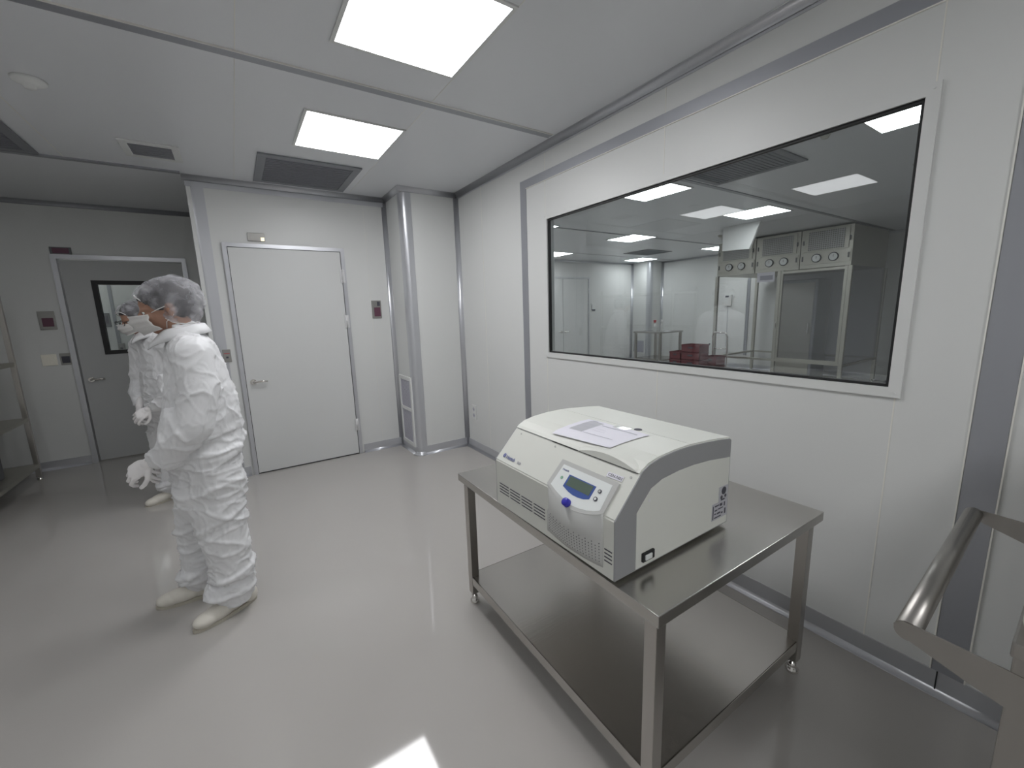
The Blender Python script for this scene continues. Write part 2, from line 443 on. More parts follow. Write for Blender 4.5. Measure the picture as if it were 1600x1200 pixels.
skirt('baseboard_far_right', [((XF, YF), (XF, 7.42), (-1, 0)), ((9.40, 7.47), (9.40, YF2), (-1, 0)), ((9.45, 7.42), (XF, 7.42), (0, -1))])
b = MB()
b.box((XR - .0075, .258, 0), (XR - .0045, .262, .09)); struct('trim_13', b, 'gap')
# next-room trims
b = MB(); b.cove((9.40, YF2, 0), (9.40, YF2, ZC), (-1, 0, 0), (0, -1, 0), .05); rounded(b, 9.40, 7.42, 1, 1, .05, .06, 0, ZC)
b.cove((XF, 7.42, 0), (XF, 7.42, ZC), (-1, 0, 0), (0, -1, 0), .05)
b.cove((XR2, YF2, ZC), (9.4, YF2, ZC), (0, -1, 0), (0, 0, -1), .04); b.cove((XF, YF, ZC), (XF, 7.42, ZC), (-1, 0, 0), (0, 0, -1), .04)
struct('trim_14', b, 'alu')
b = MB()
b.box((XR2, 2.60, ZC - .006), (XF, 2.65, ZC)); b.box((XR2, 4.95, ZC - .006), (XF, 4.99, ZC)); b.box((XR2, 7.0, ZC - .004), (XF, 7.02, ZC))
struct('trim_15', b, 'alu_flat')

# --- window
b = MB(); g = .011
for (y0, y1, z0, z1) in ((WY0, WY1, WZ0, WZ0 + g), (WY0, WY1, WZ1 - g, WZ1), (WY0, WY0 + g, WZ0 + g, WZ1 - g), (WY1 - g, WY1, WZ0 + g, WZ1 - g)):
    b.box((XR + .002, y0, z0), (XR + .022, y1, z1))
win = struct('window_1', one((XR + .012, WY0 + .002, WZ0 + .002), (XR + .018, WY1 - .002, WZ1 - .002)), 'glass')
obj('gasket', b, 'black', win)
b = MB()
for (y0, y1, z0, z1) in ((WY0 - .038, WY1 + .038, WZ0 - .038, WZ0), (WY0 - .038, WY1 + .038, WZ1, WZ1 + .038), (WY0 - .038, WY0, WZ0, WZ1), (WY1, WY1 + .038, WZ0, WZ1)):
    b.box((XR - .010, y0, z0), (XR + .004, y1, z1)); b.box((XR2 - .004, y0, z0), (XR2 + .01, y1, z1))
for (y, z) in ((WY0 - .02, WZ0 - .02), (WY1 + .02, WZ0 - .02), (WY0 - .02, WZ1 + .02), (WY1 + .02, WZ1 + .02), (1.6, WZ0 - .02)):
    b.cyl((XR - .013, y, z), (XR - .009, y, z), .004, n=10)
obj('window_frame', b, 'wall', win)

# --- doors
def lever(parent, x, y, z, s=1):
    b = MB(); b.cyl((x, y, z), (x, y - .012, z), .026); b.cyl((x, y - .01, z), (x, y - .05, z), .010)
    b.tube([(x, y - .045, z), (x + s * .02, y - .052, z + .003), (x + s * .08, y - .05, z + .004), (x + s * .115, y - .048, z)], .009)
    return obj('door_handle', b, 'chrome', parent)
def hinge(parent, x, y, z):
    b = MB(); b.cyl((x, y - .012, z - .06), (x, y - .012, z + .06), .009, n=12); b.cyl((x, y - .012, z - .002), (x, y - .012, z + .002), .0125, n=12)
    b.box((x - .020, y - .009, z - .065), (x + .022, y - .001, z + .065)); return obj('hinge', b, 'hinge_white', parent)
# door 1
x0, x1, zt = 0.03, 0.968, 2.115
leaf = struct('door_1', one((x0, YB - .022, .012), (x1, YB - .001, zt), bev=.002), 'door')
b = MB()
b.box((x0 - .038, YB - .030, 0), (x0 - .004, YB, zt + .004)); b.box((x1 + .004, YB - .030, 0), (x1 + .04, YB, zt + .004))
b.box((x0 - .038, YB - .030, zt + .004), (x1 + .04, YB, zt + .038)); obj('door_frame', b, 'alu', leaf)
b = MB(); b.box((x0 - .006, YB - .012, 0), (x0 + .001, YB, zt)); b.box((x1 - .001, YB - .012, 0), (x1 + .006, YB, zt)); b.box((x0, YB - .012, 0), (x1, YB, .012))
b.box((x0, YB - .012, zt - .001), (x1, YB, zt + .005)); obj('door_gap', b, 'gap', leaf)
lever(leaf, x0 + .055, YB - .02, .90)
for z in (1.88, 1.43, .33): hinge(leaf, x1 + .004, YB - .025, z)
# door 2 (alcove) with window
x0, x1, zt = DX0 + .02, DX1 - .02, 2.13
px0, px1, pz0, pz1 = -1.185, -.62, 1.16, 1.925
b = MB()
b.box((x0, YA + .02, .012), (px0, YA + .06, zt)); b.box((px1, YA + .02, .012), (x1, YA + .06, zt))
b.box((px0, YA + .02, .012), (px1, YA + .06, pz0)); b.box((px0, YA + .02, pz1), (px1, YA + .06, zt))
leaf = struct('door_2', b, 'door_dark')
b = MB(); f_ = .036
b.box((px0 - .005, YA + .01, pz0 + f_), (px0 + f_, YA + .07, pz1 - f_)); b.box((px1 - f_, YA + .01, pz0 + f_), (px1 + .005, YA + .07, pz1 - f_))
b.box((px0 - .005, YA + .01, pz0 - .005), (px1 + .005, YA + .07, pz0 + f_)); b.box((px0 - .005, YA + .01, pz1 - f_), (px1 + .005, YA + .07, pz1 + .005))
gk = obj('door_window_frame', b, 'black', leaf)
obj('pane', one((px0 + .02, YA + .036, pz0 + .02), (px1 - .02, YA + .041, pz1 - .02)), 'glass', gk)
b = MB()
b.box((DX0 - .03, YA - .02, 0), (DX0 + .012, YA + .1, DZ - .012)); b.box((DX1 - .012, YA - .02, 0), (DX1 + .03, YA + .1, DZ - .012))
b.box((DX0 - .03, YA - .02, DZ - .012), (DX1 + .03, YA + .1, DZ + .03)); obj('door_frame', b, 'alu', leaf)
lever(leaf, x0 + .06, YA + .02, .90); hinge(leaf, x1 + .004, YA + .01, 1.88)
# door 3: double door of the next room
yy = YF2
leaf = struct('door_3', one((6.86, yy - .02, .01), (7.70, yy - .001, 2.23)), 'door')
obj('second_leaf', one((6.02, yy - .02, .01), (6.85, yy - .001, 2.23)), 'door', leaf)
b = MB(); b.box((5.96, yy - .03, 2.235), (7.76, yy, 2.275)); b.box((7.705, yy - .03, 0), (7.74, yy, 2.235)); b.box((5.97, yy - .03, 0), (6.015, yy, 2.235)); obj('door_frame', b, 'alu', leaf)
obj('door_gap', one((6.85, yy - .015, 0), (6.86, yy, 2.23)), 'gap', leaf)
lever(leaf, 6.92, yy - .02, .93, 1); lever(leaf, 6.79, yy - .02, .93, -1)
for z in (1.95, 1.35): hinge(leaf, 7.705, yy - .02, z)
# door 4: pale door behind the booth on the far right wall
leaf = struct('door_4', one((XF - .03, 5.10, .35), (XF - .001, 5.62, 2.02)), 'plastic')
obj('door_frame', one((XF - .02, 5.04, .30), (XF - .001, 5.10, 2.06)), 'alu_flat', leaf)

# ================================================================== CEILING LIGHTS
def light(cx, cy, s, m, label, group, d=.0):
    t = thing('ceiling_light', label, 'ceiling light', (cx, cy, ZC), group=group)
    h = s / 2
    b = MB()
    for (a, c) in (((-h - .018, -h - .018), (h + .018, -h)), ((-h - .018, h), (h + .018, h + .018)), ((-h - .018, -h), (-h, h)), ((h, -h), (h + .018, h))):
        b.box((a[0], a[1], -.007), (c[0], c[1], -.0005))
    obj('frame', b, 'plastic', t)
    obj('diffuser', one((-h, -h, -.005), (h, h, -.001)), m, t)
    return t
light(0.80, 1.84, .565, 'lamp', 'bright square ceiling panel light cut by the top edge, nearest the camera', 'ceiling panel lights of this room')
light(0.80, -1.0, .565, 'lamp', 'added square fill panel above the service cart, out of view', None)  # added fill light behind the camera, brightens the near side
light(-1.26, -1.0, .565, 'lamp', 'added square fill panel at the near left of the room, out of view', None)  # second added fill light, for faces turned towards the camera
light(0.795, 3.155, .575, 'lamp', 'bright square ceiling panel light between the near one and the dark ceiling grille', 'ceiling panel lights of this room')
for y, s in ((1.97, 'nearer'), (3.31, 'farther')):
    light(-1.26, y, .57, 'lamp_side', 'ceiling panel light over the left side, mirrored in the window glass, %s one' % s, 'ceiling panel lights mirrored in the window')
names = {(3.80, .93): 'through the window, in its top right corner', (3.80, 3.04): 'through the window, touching its top edge beside the dark grille',
         (3.80, 5.16): 'through the window, upper sliver at its left edge', (6.0, 3.04): 'through the window, just above the perforated steel booth',
         (6.0, 5.16): 'through the window, above the far table and left of the booth', (6.0, 7.3): 'through the window, lower sliver at its left edge',
         (8.85, 5.16): 'through the window, tucked behind the top left corner of the booth', (8.85, 7.3): 'through the window, farthest one below the small dark grille'}
for (x, y), s in names.items():
    light(x, y, .585, 'lamp_far', 'ceiling panel light seen ' + s, 'ceiling panel lights of the next room')
light(-1.6, 6.85, .6, 'lamp_hall', 'ceiling panel light of the corridor behind the door with the pane', None)

# ================================================================== CEILING GRILLES
def grille(name, x0, x1, y0, y1, label, fr=.06, m='grille', mf='grille2', slats=18, cat='ceiling grille', group=None):
    t = thing(name, label, cat, ((x0 + x1) / 2, (y0 + y1) / 2, ZC), group=group)
    hx, hy = (x1 - x0) / 2, (y1 - y0) / 2
    b = MB(); b.box((-hx, -hy, -.012), (hx, -hy + fr, -.0005), bev=.003); b.box((-hx, hy - fr, -.012), (hx, hy, -.0005), bev=.003)
    b.box((-hx, -hy + fr, -.012), (-hx + fr, hy - fr, -.0005), bev=.003); b.box((hx - fr, -hy + fr, -.012), (hx, hy - fr, -.0005), bev=.003)
    obj('frame', b, mf, t)
    b = MB(); b.box((-hx + fr * .8, -hy + fr * .8, -.004), (hx - fr * .8, hy - fr * .8, -.0008))
    L = 2 * (hy - fr)
    for i in range(slats):
        y = -hy + fr + L * (i + .5) / slats
        b.box((-hx + fr, y - L / slats * .3, -.008), (hx - fr, y + L / slats * .3, -.004))
    obj('grille_panel', b, m, t); return t
grille('ceiling_grille', .29, 1.035, 3.72, 4.46, 'dark square filter grille in the ceiling above the plain closed door', group='dark ceiling grilles')
grille('ceiling_grille', -1.80, -1.00, 3.80, 4.46, 'dark ceiling grille cut by the left edge of the picture', group='dark ceiling grilles')
grille('ceiling_grille', 3.46, 4.24, 1.75, 2.56, 'large dark ceiling grille seen through the top of the window', group='dark ceiling grilles')
grille('ceiling_grille', 7.45, 8.25, 5.95, 6.63, 'small dark ceiling grille seen through the window above the far table', group='dark ceiling grilles')
grille('ceiling_vent', -.50, -.175, 3.87, 4.21, 'small pale framed ceiling vent above the person with the hairnet', fr=.045, m='alu_flat', mf='plastic', slats=9, cat='ceiling vent')
b = MB(); b.lathe([(.001, -.04), (.022, -.04), (.026, -.028), (.04, -.022), (.062, -.012), (.066, -.0005), (.001, -.0005)][::-1], (0, 0, 0), 32)
t = tag(obj('smoke_detector', b, 'plastic'), 'round white smoke detector on the dim ceiling at upper left', 'smoke detector'); t.location = (-.70, 3.20, ZC)
b = MB(); b.lathe([(.0, -.03), (.02, -.03), (.03, -.012), (.035, -.0005)], (0, 0, 0), 16)
sp = tag(obj('sprinkler', b, 'steel_dull'), 'small sprinkler head on the far ceiling right of the large grille', 'sprinkler', 'sprinkler heads beyond the window'); sp.location = (3.75, 1.45, ZC)
for (x, y, s) in ((4.6, 5.9, 'near the left edge of the window'), (7.3, 4.3, 'left of the booth top'), (5.3, 1.3, 'near the right edge of the window')):
    c = sp.copy(); COL.objects.link(c); c.location = (x, y, ZC); c['label'] = 'small sprinkler head on the far ceiling ' + s

# ================================================================== WALL FITTINGS
def plate(name, label, cat, loc, sx, sz, m, parts=(), th=.012, rz=0, bev=.003, group=None):
    """plate facing -y in local space, origin at its centre on the wall"""
    t = thing(name, label, cat, loc, rz, group)
    obj('plate', one((-sx / 2, -th, -sz / 2), (sx / 2, -.0005, sz / 2), bev=bev), m, t)
    for (n, x0_, x1_, z0_, z1_, mm, dd) in parts:
        obj(n, one((x0_, -th - dd, z0_), (x1_, -th + .001, z1_), bev=min(.002, dd * .4)), mm, t)
    return t
t = plate('exit_indicator', 'stainless indicator plate with a glowing amber reflection spot in one corner above the plain closed door', 'indicator plate', (.262, YB, 2.215), .135, .072, 'plate_steel',
      [('reflection_spot', .035, .062, -.032, -.002, 'amber', .006), ('slot', -.05, .02, -.02, .02, 'plate_steel', .002)])  # glowing amber spot stands in for the ceiling light mirrored in the steel
plate('door_switch', 'small stainless switch plate with red text left of the plain door', 'switch', (-.088, YB, 1.16), .062, .115, 'plate_steel',
      [('print', -.022, .022, .018, .023, 'redcap', .0012), ('keyhole', -.008, .010, -.022, -.006, 'ink_dark', .004)])
plate('control_panel', 'stainless wall controller with dark display right of the plain door', 'control panel', (1.292, YB, 1.545), .10, .185, 'plate_steel',
      [('display', -.028, .038, -.075, .02, 'magenta', .004), ('key_knob', .008, .034, .035, .08, 'ink_dark', .012), ('window_strip', -.03, .0, .03, .08, 'plate_steel', .002)])
plate('exit_indicator', 'dark indicator plate above the alcove door', 'indicator plate', (-1.36, YA, 2.215), .155, .07, 'dusk', [('slot', -.06, .06, -.025, .025, 'magenta', .002)])
plate('control_panel', 'grey wall controller with maroon screen left of the alcove door', 'control panel', (-1.56, YA, 1.53), .12, .185, 'plate_steel',
      [('display', -.035, .045, -.06, .025, 'magenta', .005)])
plate('light_switch', 'cream double rocker switch left of the alcove door, left of a dark one', 'light switch', (-1.605, YA, 1.135), .11, .115, 'switch_cream',
      [('rocker', -.04, -.003, -.04, .04, 'switch_cream', .004), ('rocker', .003, .04, -.04, .04, 'switch_cream', .004)])
plate('door_switch', 'dark switch plate between the cream switch and the alcove door', 'switch', (-1.485, YA, 1.135), .085, .12, 'plate_steel',
      [('keyhole', -.03, .03, -.04, .03, 'ink_dark', .004)])
plate('control_panel', 'dark controller on the corridor wall seen through the door pane', 'control panel', (-1.42, 7.6, 1.53), .12, .18, 'dusk', [('display', -.04, .04, -.05, .05, 'ink_dark', .005)])
plate('door_switch', 'small switch plate low on the corridor wall seen through the door pane', 'switch', (-1.30, 7.588, 1.16), .07, .11, 'plate_steel', [('keyhole', -.015, .015, -.03, .0, 'ink_dark', .004)])
# socket on the window wall
t = plate('power_socket', 'white double wall socket on the panel wall left of the centrifuge', 'socket', (XR, 3.885, .415), .085, .155, 'plastic', rz=-PI / 2)
for z in (.033, -.033):
    b = MB(); b.cyl((0, -.011, z), (0, -.0135, z), .021, n=20)
    b.cyl((-.009, -.0134, z), (-.009, -.0142, z), .0035, n=8, mi=1); b.cyl((.009, -.0134, z), (.009, -.0142, z), .0035, n=8, mi=1); obj('outlet', b, ['vent_in', 'ink_dark'], t)
# return air vent on column side (faces -x)
def air_vent(label, loc, wy, hz, split=True):
    t = thing('return_air_vent', label, 'air vent', loc, -PI / 2)
    b = MB(); f = .04
    b.box((-wy / 2, -.018, 0), (-wy / 2 + f, -.0005, hz), bev=.003); b.box((wy / 2 - f, -.018, 0), (wy / 2, -.0005, hz), bev=.003)
    b.box((-wy / 2 + f, -.018, 0), (wy / 2 - f, -.0005, f), bev=.003); b.box((-wy / 2 + f, -.018, hz - f), (wy / 2 - f, -.0005, hz), bev=.003)
    if split: b.box((-wy / 2 + f, -.020, hz * .51), (wy / 2 - f, -.0005, hz * .55), bev=.003)
    obj('frame', b, 'plastic', t)
    b = MB(); b.box((-wy / 2 + .02, -.008, .02), (wy / 2 - .02, -.001, hz - .02))
    n = int(hz / .016)
    for i in range(n):
        z = f + (hz - 2 * f) * (i + .5) / n; b.box((-wy / 2 + f, -.011, z - .003), (wy / 2 - f, -.008, z + .003))
    obj('vent_screen', b, 'vent_in', t); return t
air_vent('tall white framed return air vent low on the near column', (1.47, 4.315, .075), .37, .755)
air_vent('square white framed return air vent low on the column beyond the window', (9.40, 7.75, .20), .44, .40, False)

# ================================================================== STEEL TABLE WITH SHELF
def steel_table(label, loc, rz, W, L, H, shelf=.155, leg=.04, top=.036):
    t = thing('steel_table', label, 'table', loc, rz)
    obj('tabletop', one((0, 0, H - top), (W, L, H), bev=.0025), 'steel', t)
    ins = .02
    for (x, y) in ((ins, ins), (W - ins - leg, ins), (ins, L - ins - leg), (W - ins - leg, L - ins - leg)):
        lg = obj('leg', one((x, y, .058), (x + leg, y + leg, H - top), bev=.002), 'steel_v', t)
        b = MB(); c = (x + leg / 2, y + leg / 2, 0)
        b.lathe([(.021, 0), (.024, .004), (.024, .014), (.017, .022), (.015, .03), (.015, .04), (.009, .042), (.009, .062)], c, 20)
        obj('foot', b, 'chrome', lg)
    if shelf:
        b = MB(); b.box((ins + .004, ins + .004, shelf - .004), (W - ins - .004, L - ins - .004, shelf))
        for (a, c) in (((ins + .002, ins + .002), (ins + .006, L - ins - .002)), ((W - ins - .006, ins + .002), (W - ins - .002, L - ins - .002)), ((ins + .002, ins + .002), (W - ins - .002, ins + .006)), ((ins + .002, L - ins - .006), (W - ins - .002, L - ins - .002))):
            b.box((a[0], a[1], shelf - .042), (c[0], c[1], shelf))
        obj('lower_shelf', b, 'steel_x', t)
    return t
TZ = .70
steel_table('brushed stainless steel table with lower shelf carrying the centrifuge', (.812, .587, 0), -.016, .953, 1.19, TZ)

# ================================================================== CENTRIFUGE
CF = thing('centrifuge', 'cream and grey benchtop centrifuge with blue knob on the steel table', 'centrifuge', (.81, .735, TZ))
Wd = .635; B0 = .014                       # width along y, underside height
zz = lambda z: z - TZ
prof = [(0, B0), (0, .198)]
ptop = [(.112, .316), (.140, .330), (.19, .3395), (.26, .345), (.33, .3455), (.42, .340), (.50, .333), (.565, .325)]
outer = [(0, B0), (0, .198)] + ptop + [(.575, .318), (.575, B0)]
b = MB(); b.prism(outer, 1, .004, Wd - .004); 
bmesh.ops.bevel(b.bm, geom=[e for e in b.bm.edges if abs(e.verts[0].co.y - e.verts[1].co.y) > .3 and e.verts[0].co.z > .1 and e.verts[0].co.x < .05], offset=.004, segments=3, affect='EDGES')
body = obj('housing', b, 'cream', CF)
# grey side bands with the cream inset panel
inner = [(.088, B0 + .004), (.088, .196), (.150, .256), (.20, .272), (.28, .279), (.36, .279), (.45, .273), (.57, .258), (.57, B0 + .004)]
for (ya, yb, s) in ((0, .004, -1), (Wd - .004, Wd, 1)):
    b = MB(); b.prism(outer, 1, ya, yb); obj('side_trim', b, 'cgrey', CF, 'grey side band')
    b = MB(); b.prism(inner, 1, ya - .0015 if s < 0 else ya, yb if s < 0 else yb + .0015); obj('side_panel', b, 'cream', CF, 'cream side panel')
# lid: skin over the top with a hooked front edge
sl = Vector((.112, 0, .118)).normalized()
lid_top = [(.104, .3125), (.114, .3205), (.142, .3345), (.19, .344), (.26, .3495), (.33, .350), (.345, .3497)]
lid_bot = [(.345, .3445), (.33, .345), (.26, .3445), (.19, .339), (.142, .3295), (.114, .3155), (.106, .308)]
b = MB(); b.prism(lid_top + lid_bot, 1, .006, Wd - .006); obj('lid', b, 'cream', CF)
b = MB(); b.prism([(.347, .345), (.347, .3497), (.42, .3445), (.50, .3375), (.572, .3285), (.572, .322)], 1, .006, Wd - .006); obj('rear_cover', b, 'cream', CF)
# arched hand grip at the lid front and the dark slot under it
b = MB(); N = 28; ya, yb = .012, .262
rows = []
for i in range(N + 1):
    t = i / N; y = ya + (yb - ya) * t; h = math.sin(PI * t) ** .8
    rows.append([b.bm.verts.new(p) for p in ((.103, y, .3085), (.103 + .006 * h, y, .3105 + .0215 * h), (.112 + .008 * h, y, .3185 + .0165 * h), (.19, y, .3446), (.19, y, .338), (.112, y, .306))])
for r0, r1 in zip(rows, rows[1:]):
    for k in range(6): b.bm.faces.new((r0[k], r0[(k + 1) % 6], r1[(k + 1) % 6], r1[k])).smooth = False
b.bm.faces.new(rows[0]); b.bm.faces.new(rows[-1][::-1])
obj('lid_grip', b, 'cream', CF)
b = MB(); b.box((-.004, .012, -.0015), (.0015, .40, .0015)); 
o = obj('lid_slot', b, 'gap', CF); o.location = (.106, 0, .3115); o.rotation_euler = (0, -math.atan2(.118, .112), 0)
b = MB(); b.box((-.003, .40, -.001), (.001, Wd - .012, .001)); o = obj('lid_seam', b, 'cgrey', CF); o.location = (.106, 0, .3115); o.rotation_euler = (0, -math.atan2(.118, .112), 0)
b = MB(); b.cyl((.346, .213, .3485), (.346, .213, .3505), .0145, n=24); obj('viewing_port', b, 'ink_dark', CF)
# bulged front with the tilted control panel.  slope frame: s along the slope from the knee, y across
A = Vector((.0, 0, .200)); sd = Vector((.11, 0, .115)).normalized(); sn = Vector((-sd.z, 0, sd.x))
def SP(s, y, h=0.0):
    return A + sd * s + Vector((0, y, 0)) + sn * h
def slab(name, pts, h0, h1, m, parent, label=None):
    b = MB()
    lo = [b.bm.verts.new(SP(s, y, h0)) for s, y in pts]; hi = [b.bm.verts.new(SP(s, y, h1)) for s, y in pts]
    n = len(pts)
    for i in range(n): b.bm.faces.new((lo[i], lo[(i + 1) % n], hi[(i + 1) % n], hi[i]))
    b.bm.faces.new(lo[::-1]); b.bm.faces.new(hi)
    return obj(name, b, m, parent, label)
Y = lambda y: y - .735
arc = [(.003, .779), (-.008, .795), (-.016, .813), (-.024, .838), (-.029, .862), (-.032, .888), (-.032, .912), (-.028, .939), (-.020, .968), (-.010, .998), (.0, 1.023), (.008, 1.039)]
bez = [(s, Y(y)) for s, y in arc] + [(.103, Y(1.035)), (.104, Y(1.028)), (.104, Y(.788)), (.102, Y(.781))]
CP = slab('control_panel', bez, -.004, .005, 'bezel', CF, 'grey bezel of the control panel')
wh = [(.006, .794), (-.004, .812), (-.012, .836), (-.018, .868), (-.020, .895), (-.017, .918), (-.011, .950), (-.002, .985), (.010, 1.021), (.089, 1.016), (.089, .799)]
slab('panel_face', [(s, Y(y)) for s, y in wh], .005, .0056, 'pwhite', CP)
dsp = [(.065, .968), (.065, .848), (.021, .848), (.013, .868), (.010, .890), (.0095, .912), (.013, .936), (.022, .968)]
slab('display', [(s, Y(y)) for s, y in dsp], .0056, .0064, 'blue2', CP)
slab('display_screen', [(s, Y(y)) for s, y in ((.0615, .960), (.0615, .856), (.029, .856), (.029, .960))], .0064, .0070, 'lcd', CP)
def button(name, s, y, rr, m, h=.003, ring=None):
    b = MB(); c = SP(s, Y(y), .0056); b.cyl(c, c + sn * h, rr, n=20)
    if ring: b.cyl(c + sn * h, c + sn * (h + .0006), rr * .6, n=16, mi=1)
    return obj(name, b, [m, ring] if ring else m, CP)
button('button', .056, .827, .0062, 'ink_dark', ring='bezel'); button('button', .030, .827, .0068, 'ink_dark', ring='pwhite')
button('indicator_light', .045, .992, .0055, 'green', .001)
b = MB(); c = SP(-.020, Y(.914), .004)
ring0 = [(0.0, .0), (.0135, .0), (.0135, .004), (.0125, .016), (.0105, .0185), (0.001, .0185)]
qn = sn.to_track_quat('Z', 'Y').to_matrix().to_4x4(); b.lathe(ring0, (0, 0, 0), 28)
for v in b.bm.verts: v.co = (Matrix.Translation(c) @ qn) @ v.co
obj('knob', b, 'blue', CP)
# bulge below the panel
b = MB(); rows = []
NN = 30
ys = [a[1] for a in arc]; ss = [a[0] for a in arc]
for i in range(NN + 1):
    y = .779 + (1.039 - .779) * i / NN
    s = float(np.interp(y, ys, ss))
    topp = SP(s, Y(y), .004); xf = topp.x
    zb = .036 + .0 * i
    if i == NN: xf = min(xf, .0)
    rows.append([b.bm.verts.new(p) for p in ((.004, Y(y), zb), (min(xf * .55, -.0), Y(y), zb), (xf * .8 - .0005, Y(y), .06), (xf, Y(y), .11), tuple(topp), (.01, Y(y), topp.z + .002))])
for r0, r1 in zip(rows, rows[1:]):
    for k in range(6):
        f = b.bm.faces.new((r0[k], r0[(k + 1) % 6], r1[(k + 1) % 6], r1[k])); f.smooth = k in (1, 2, 3)
b.bm.faces.new(rows[0]); b.bm.faces.new(rows[-1][::-1])
bulge = obj('front_bulge', b, 'bezel', CF)
# vent perforations, all one pattern
b = MB()
for j in range(7):
    for i in range(22):
        y = .790 + .0112 * i
        s = float(np.interp(y, ys, ss)); xf = (A + sd * s + sn * .004).x
        z = .052 + .0095 * j
        if j > 5 and i % 2: continue
        xx = np.interp(z, [.036, .06, .11], [xf * .55, xf * .8, xf])
        b.box((xx - .0008, Y(y) - .0011, z - .0016), (xx + .002, Y(y) + .0011, z + .0016))
obj('perforations', b, 'ink_dark', bulge)
# slotted vents
for grp in (((1.051, 1.115),), ((1.125, 1.191),), ((1.202, 1.267),), ((1.278, 1.343),), ((.745, .774),)):
    b = MB()
    for k in range(4):
        z = (.062 if grp[0][0] < .8 else .068) + .0118 * k; b.box((-.0012, Y(grp[0][0]), z), (.002, Y(grp[0][1]), z + .0034))
    obj('vent_slots', b, 'ink_dark', CF)
# feet
for (x, y) in ((.05, .05), (.52, .05), (.05, .58), (.52, .58)):
    b = MB(); b.cyl((x, y, 0.0), (x, y, B0), .016); obj('foot', b, 'black', CF)
# writing on the housing
def TS(s, y, h=.001):      # text frame on the slope: reads from high y to low y
    X = Vector((0, -1, 0)); Yv = sd; Z = sn
    m = Matrix((X, Yv, Z)).transposed().to_4x4(); m.translation = SP(s, Y(y), h); return m
b = MB(); c = SP(.028, Y(1.328), .0)
lgm = (Matrix.Translation(c) @ qn)
b.lathe([(.0060, .0), (.0088, .0), (.0088, .001), (.0060, .001)], (0, 0, 0), 24); 
for v in b.bm.verts: v.co = lgm @ v.co
obj('logo', b, 'ink_blue', CF)
text_obj('logo_text', 'Hettich', .019, 'ink_blue', CF, TS(.020, 1.313), bold=.0003)
text_obj('model_text', '320R', .012, 'ink', CF, TS(.021, 1.240))
text_obj('panel_logo', 'Hettich', .010, 'ink_blue', CP, TS(.070, 1.008, .006))
tg = slab('asset_label', [(.108, Y(.841)), (.124, Y(.841)), (.126, Y(.781)), (.110, Y(.781))], .0, .0014, 'paper', CF, 'white asset label')
text_obj('label_text', 'CEN-N01', .0135, 'ink_dark', tg, TS(.1125, .837, .0016))
for (s, y) in ((.134, 1.316), (.136, 1.107), (.133, .761)):
    b = MB(); c = SP(s, Y(y), .0); b.cyl(c, c + sn * .0008, .004, n=12); obj('screw_cap', b, 'bezel', CF)
# side: power switch, rating plate, emblem sticker (faces -y)
b = MB(); b.box((.112, -.009, .034), (.165, -.001, .062), bev=.002); sw = obj('power_switch', b, 'black', CF, 'black power switch with white rocker')
b = MB(); b.box((.121, -.0125, .040), (.150, -.0085, .056), bev=.001); obj('rocker', b, 'pwhite', sw)
def xz(name, x0, x1, z0, z1, m, parent, y=-.0022, th=.001):
    return obj(name, one((x0, y, z0), (x1, y + th, z1)), m, parent)
st = xz('rating_plate', .475, .568, .046, .106, 'sticker', CF, -.0030, .0016)
b = MB()
for (x0_, x1_, z0_, z1_) in ((.478, .483, .05, .10), (.49, .515, .094, .099), (.52, .535, .09, .1), (.545, .552, .085, .1), (.49, .505, .078, .083), (.51, .54, .08, .084), (.488, .50, .066, .07), (.505, .525, .064, .07), (.53, .54, .06, .066), (.55, .558, .055, .075), (.488, .53, .052, .056)):
    b.box((x0_, -.0036, z0_), (x1_, -.0029, z1_))
obj('print', b, 'ink_dark', st)
st = xz('certificate_sticker', .513, .566, .107, .160, 'sticker', CF, -.0030, .0016)
b = MB()
for (cx, cz, r0, r1) in ((.541, .143, .009, .014), (.528, .121, .0005, .007), (.552, .122, .0005, .006)):
    b.lathe([(r0, 0), (r1, 0), (r1, .0006), (r0, .0006)], (cx, -.0036, cz), 20, axis='Y')
b.box((.525, -.0036, .109), (.548, -.003, .114)); b.cyl((.541, -.0036, .143), (.541, -.003, .143), .003, n=10); obj('print', b, 'ink_dark', st)
b = MB(); b.cyl((.143, -.0025, .222), (.143, -.001, .222), .005, n=12); obj('side_screw', b, 'plastic', CF)

# paper with a form lying on the lid
doc = thing('document', 'printed form taped on top of the centrifuge lid', 'paper', (.81, .735, TZ))
def lidz(x):
    xs = [.06, .114, .142, .19, .26, .33, .42, .50]; zs = [.318, .3205, .3345, .344, .3495, .350, .345, .338]
    return float(np.interp(x, xs, zs))
c00, c10, c11, c01 = (.122, .422), (.308, .423), (.316, .139), (.141, .155)
b = MB(); nu, nv = 12, 14; G = []
def dpt(u, v, off=0.0):
    p = [(1 - u) * (1 - v) * c00[k] + u * (1 - v) * c10[k] + u * v * c11[k] + (1 - u) * v * c01[k] for k in (0, 1)]
    lift = .004 * max(0, .3 - u) / .3 + .002 * math.sin(v * 6) ** 2 * u
    return Vector((p[0], p[1], lidz(max(p[0], .10)) + .0022 + lift + off))
for sgn in (0, .0005):
    G.append([[b.bm.verts.new(dpt(i / nu, j / nv, sgn)) for j in range(nv + 1)] for i in range(nu + 1)])
for L_, g in enumerate(G):
    for i in range(nu):
        for j in range(nv):
            f = b.bm.faces.new((g[i][j], g[i + 1][j], g[i + 1][j + 1], g[i][j + 1])); f.smooth = True
obj('sheet', b, 'paper', doc)
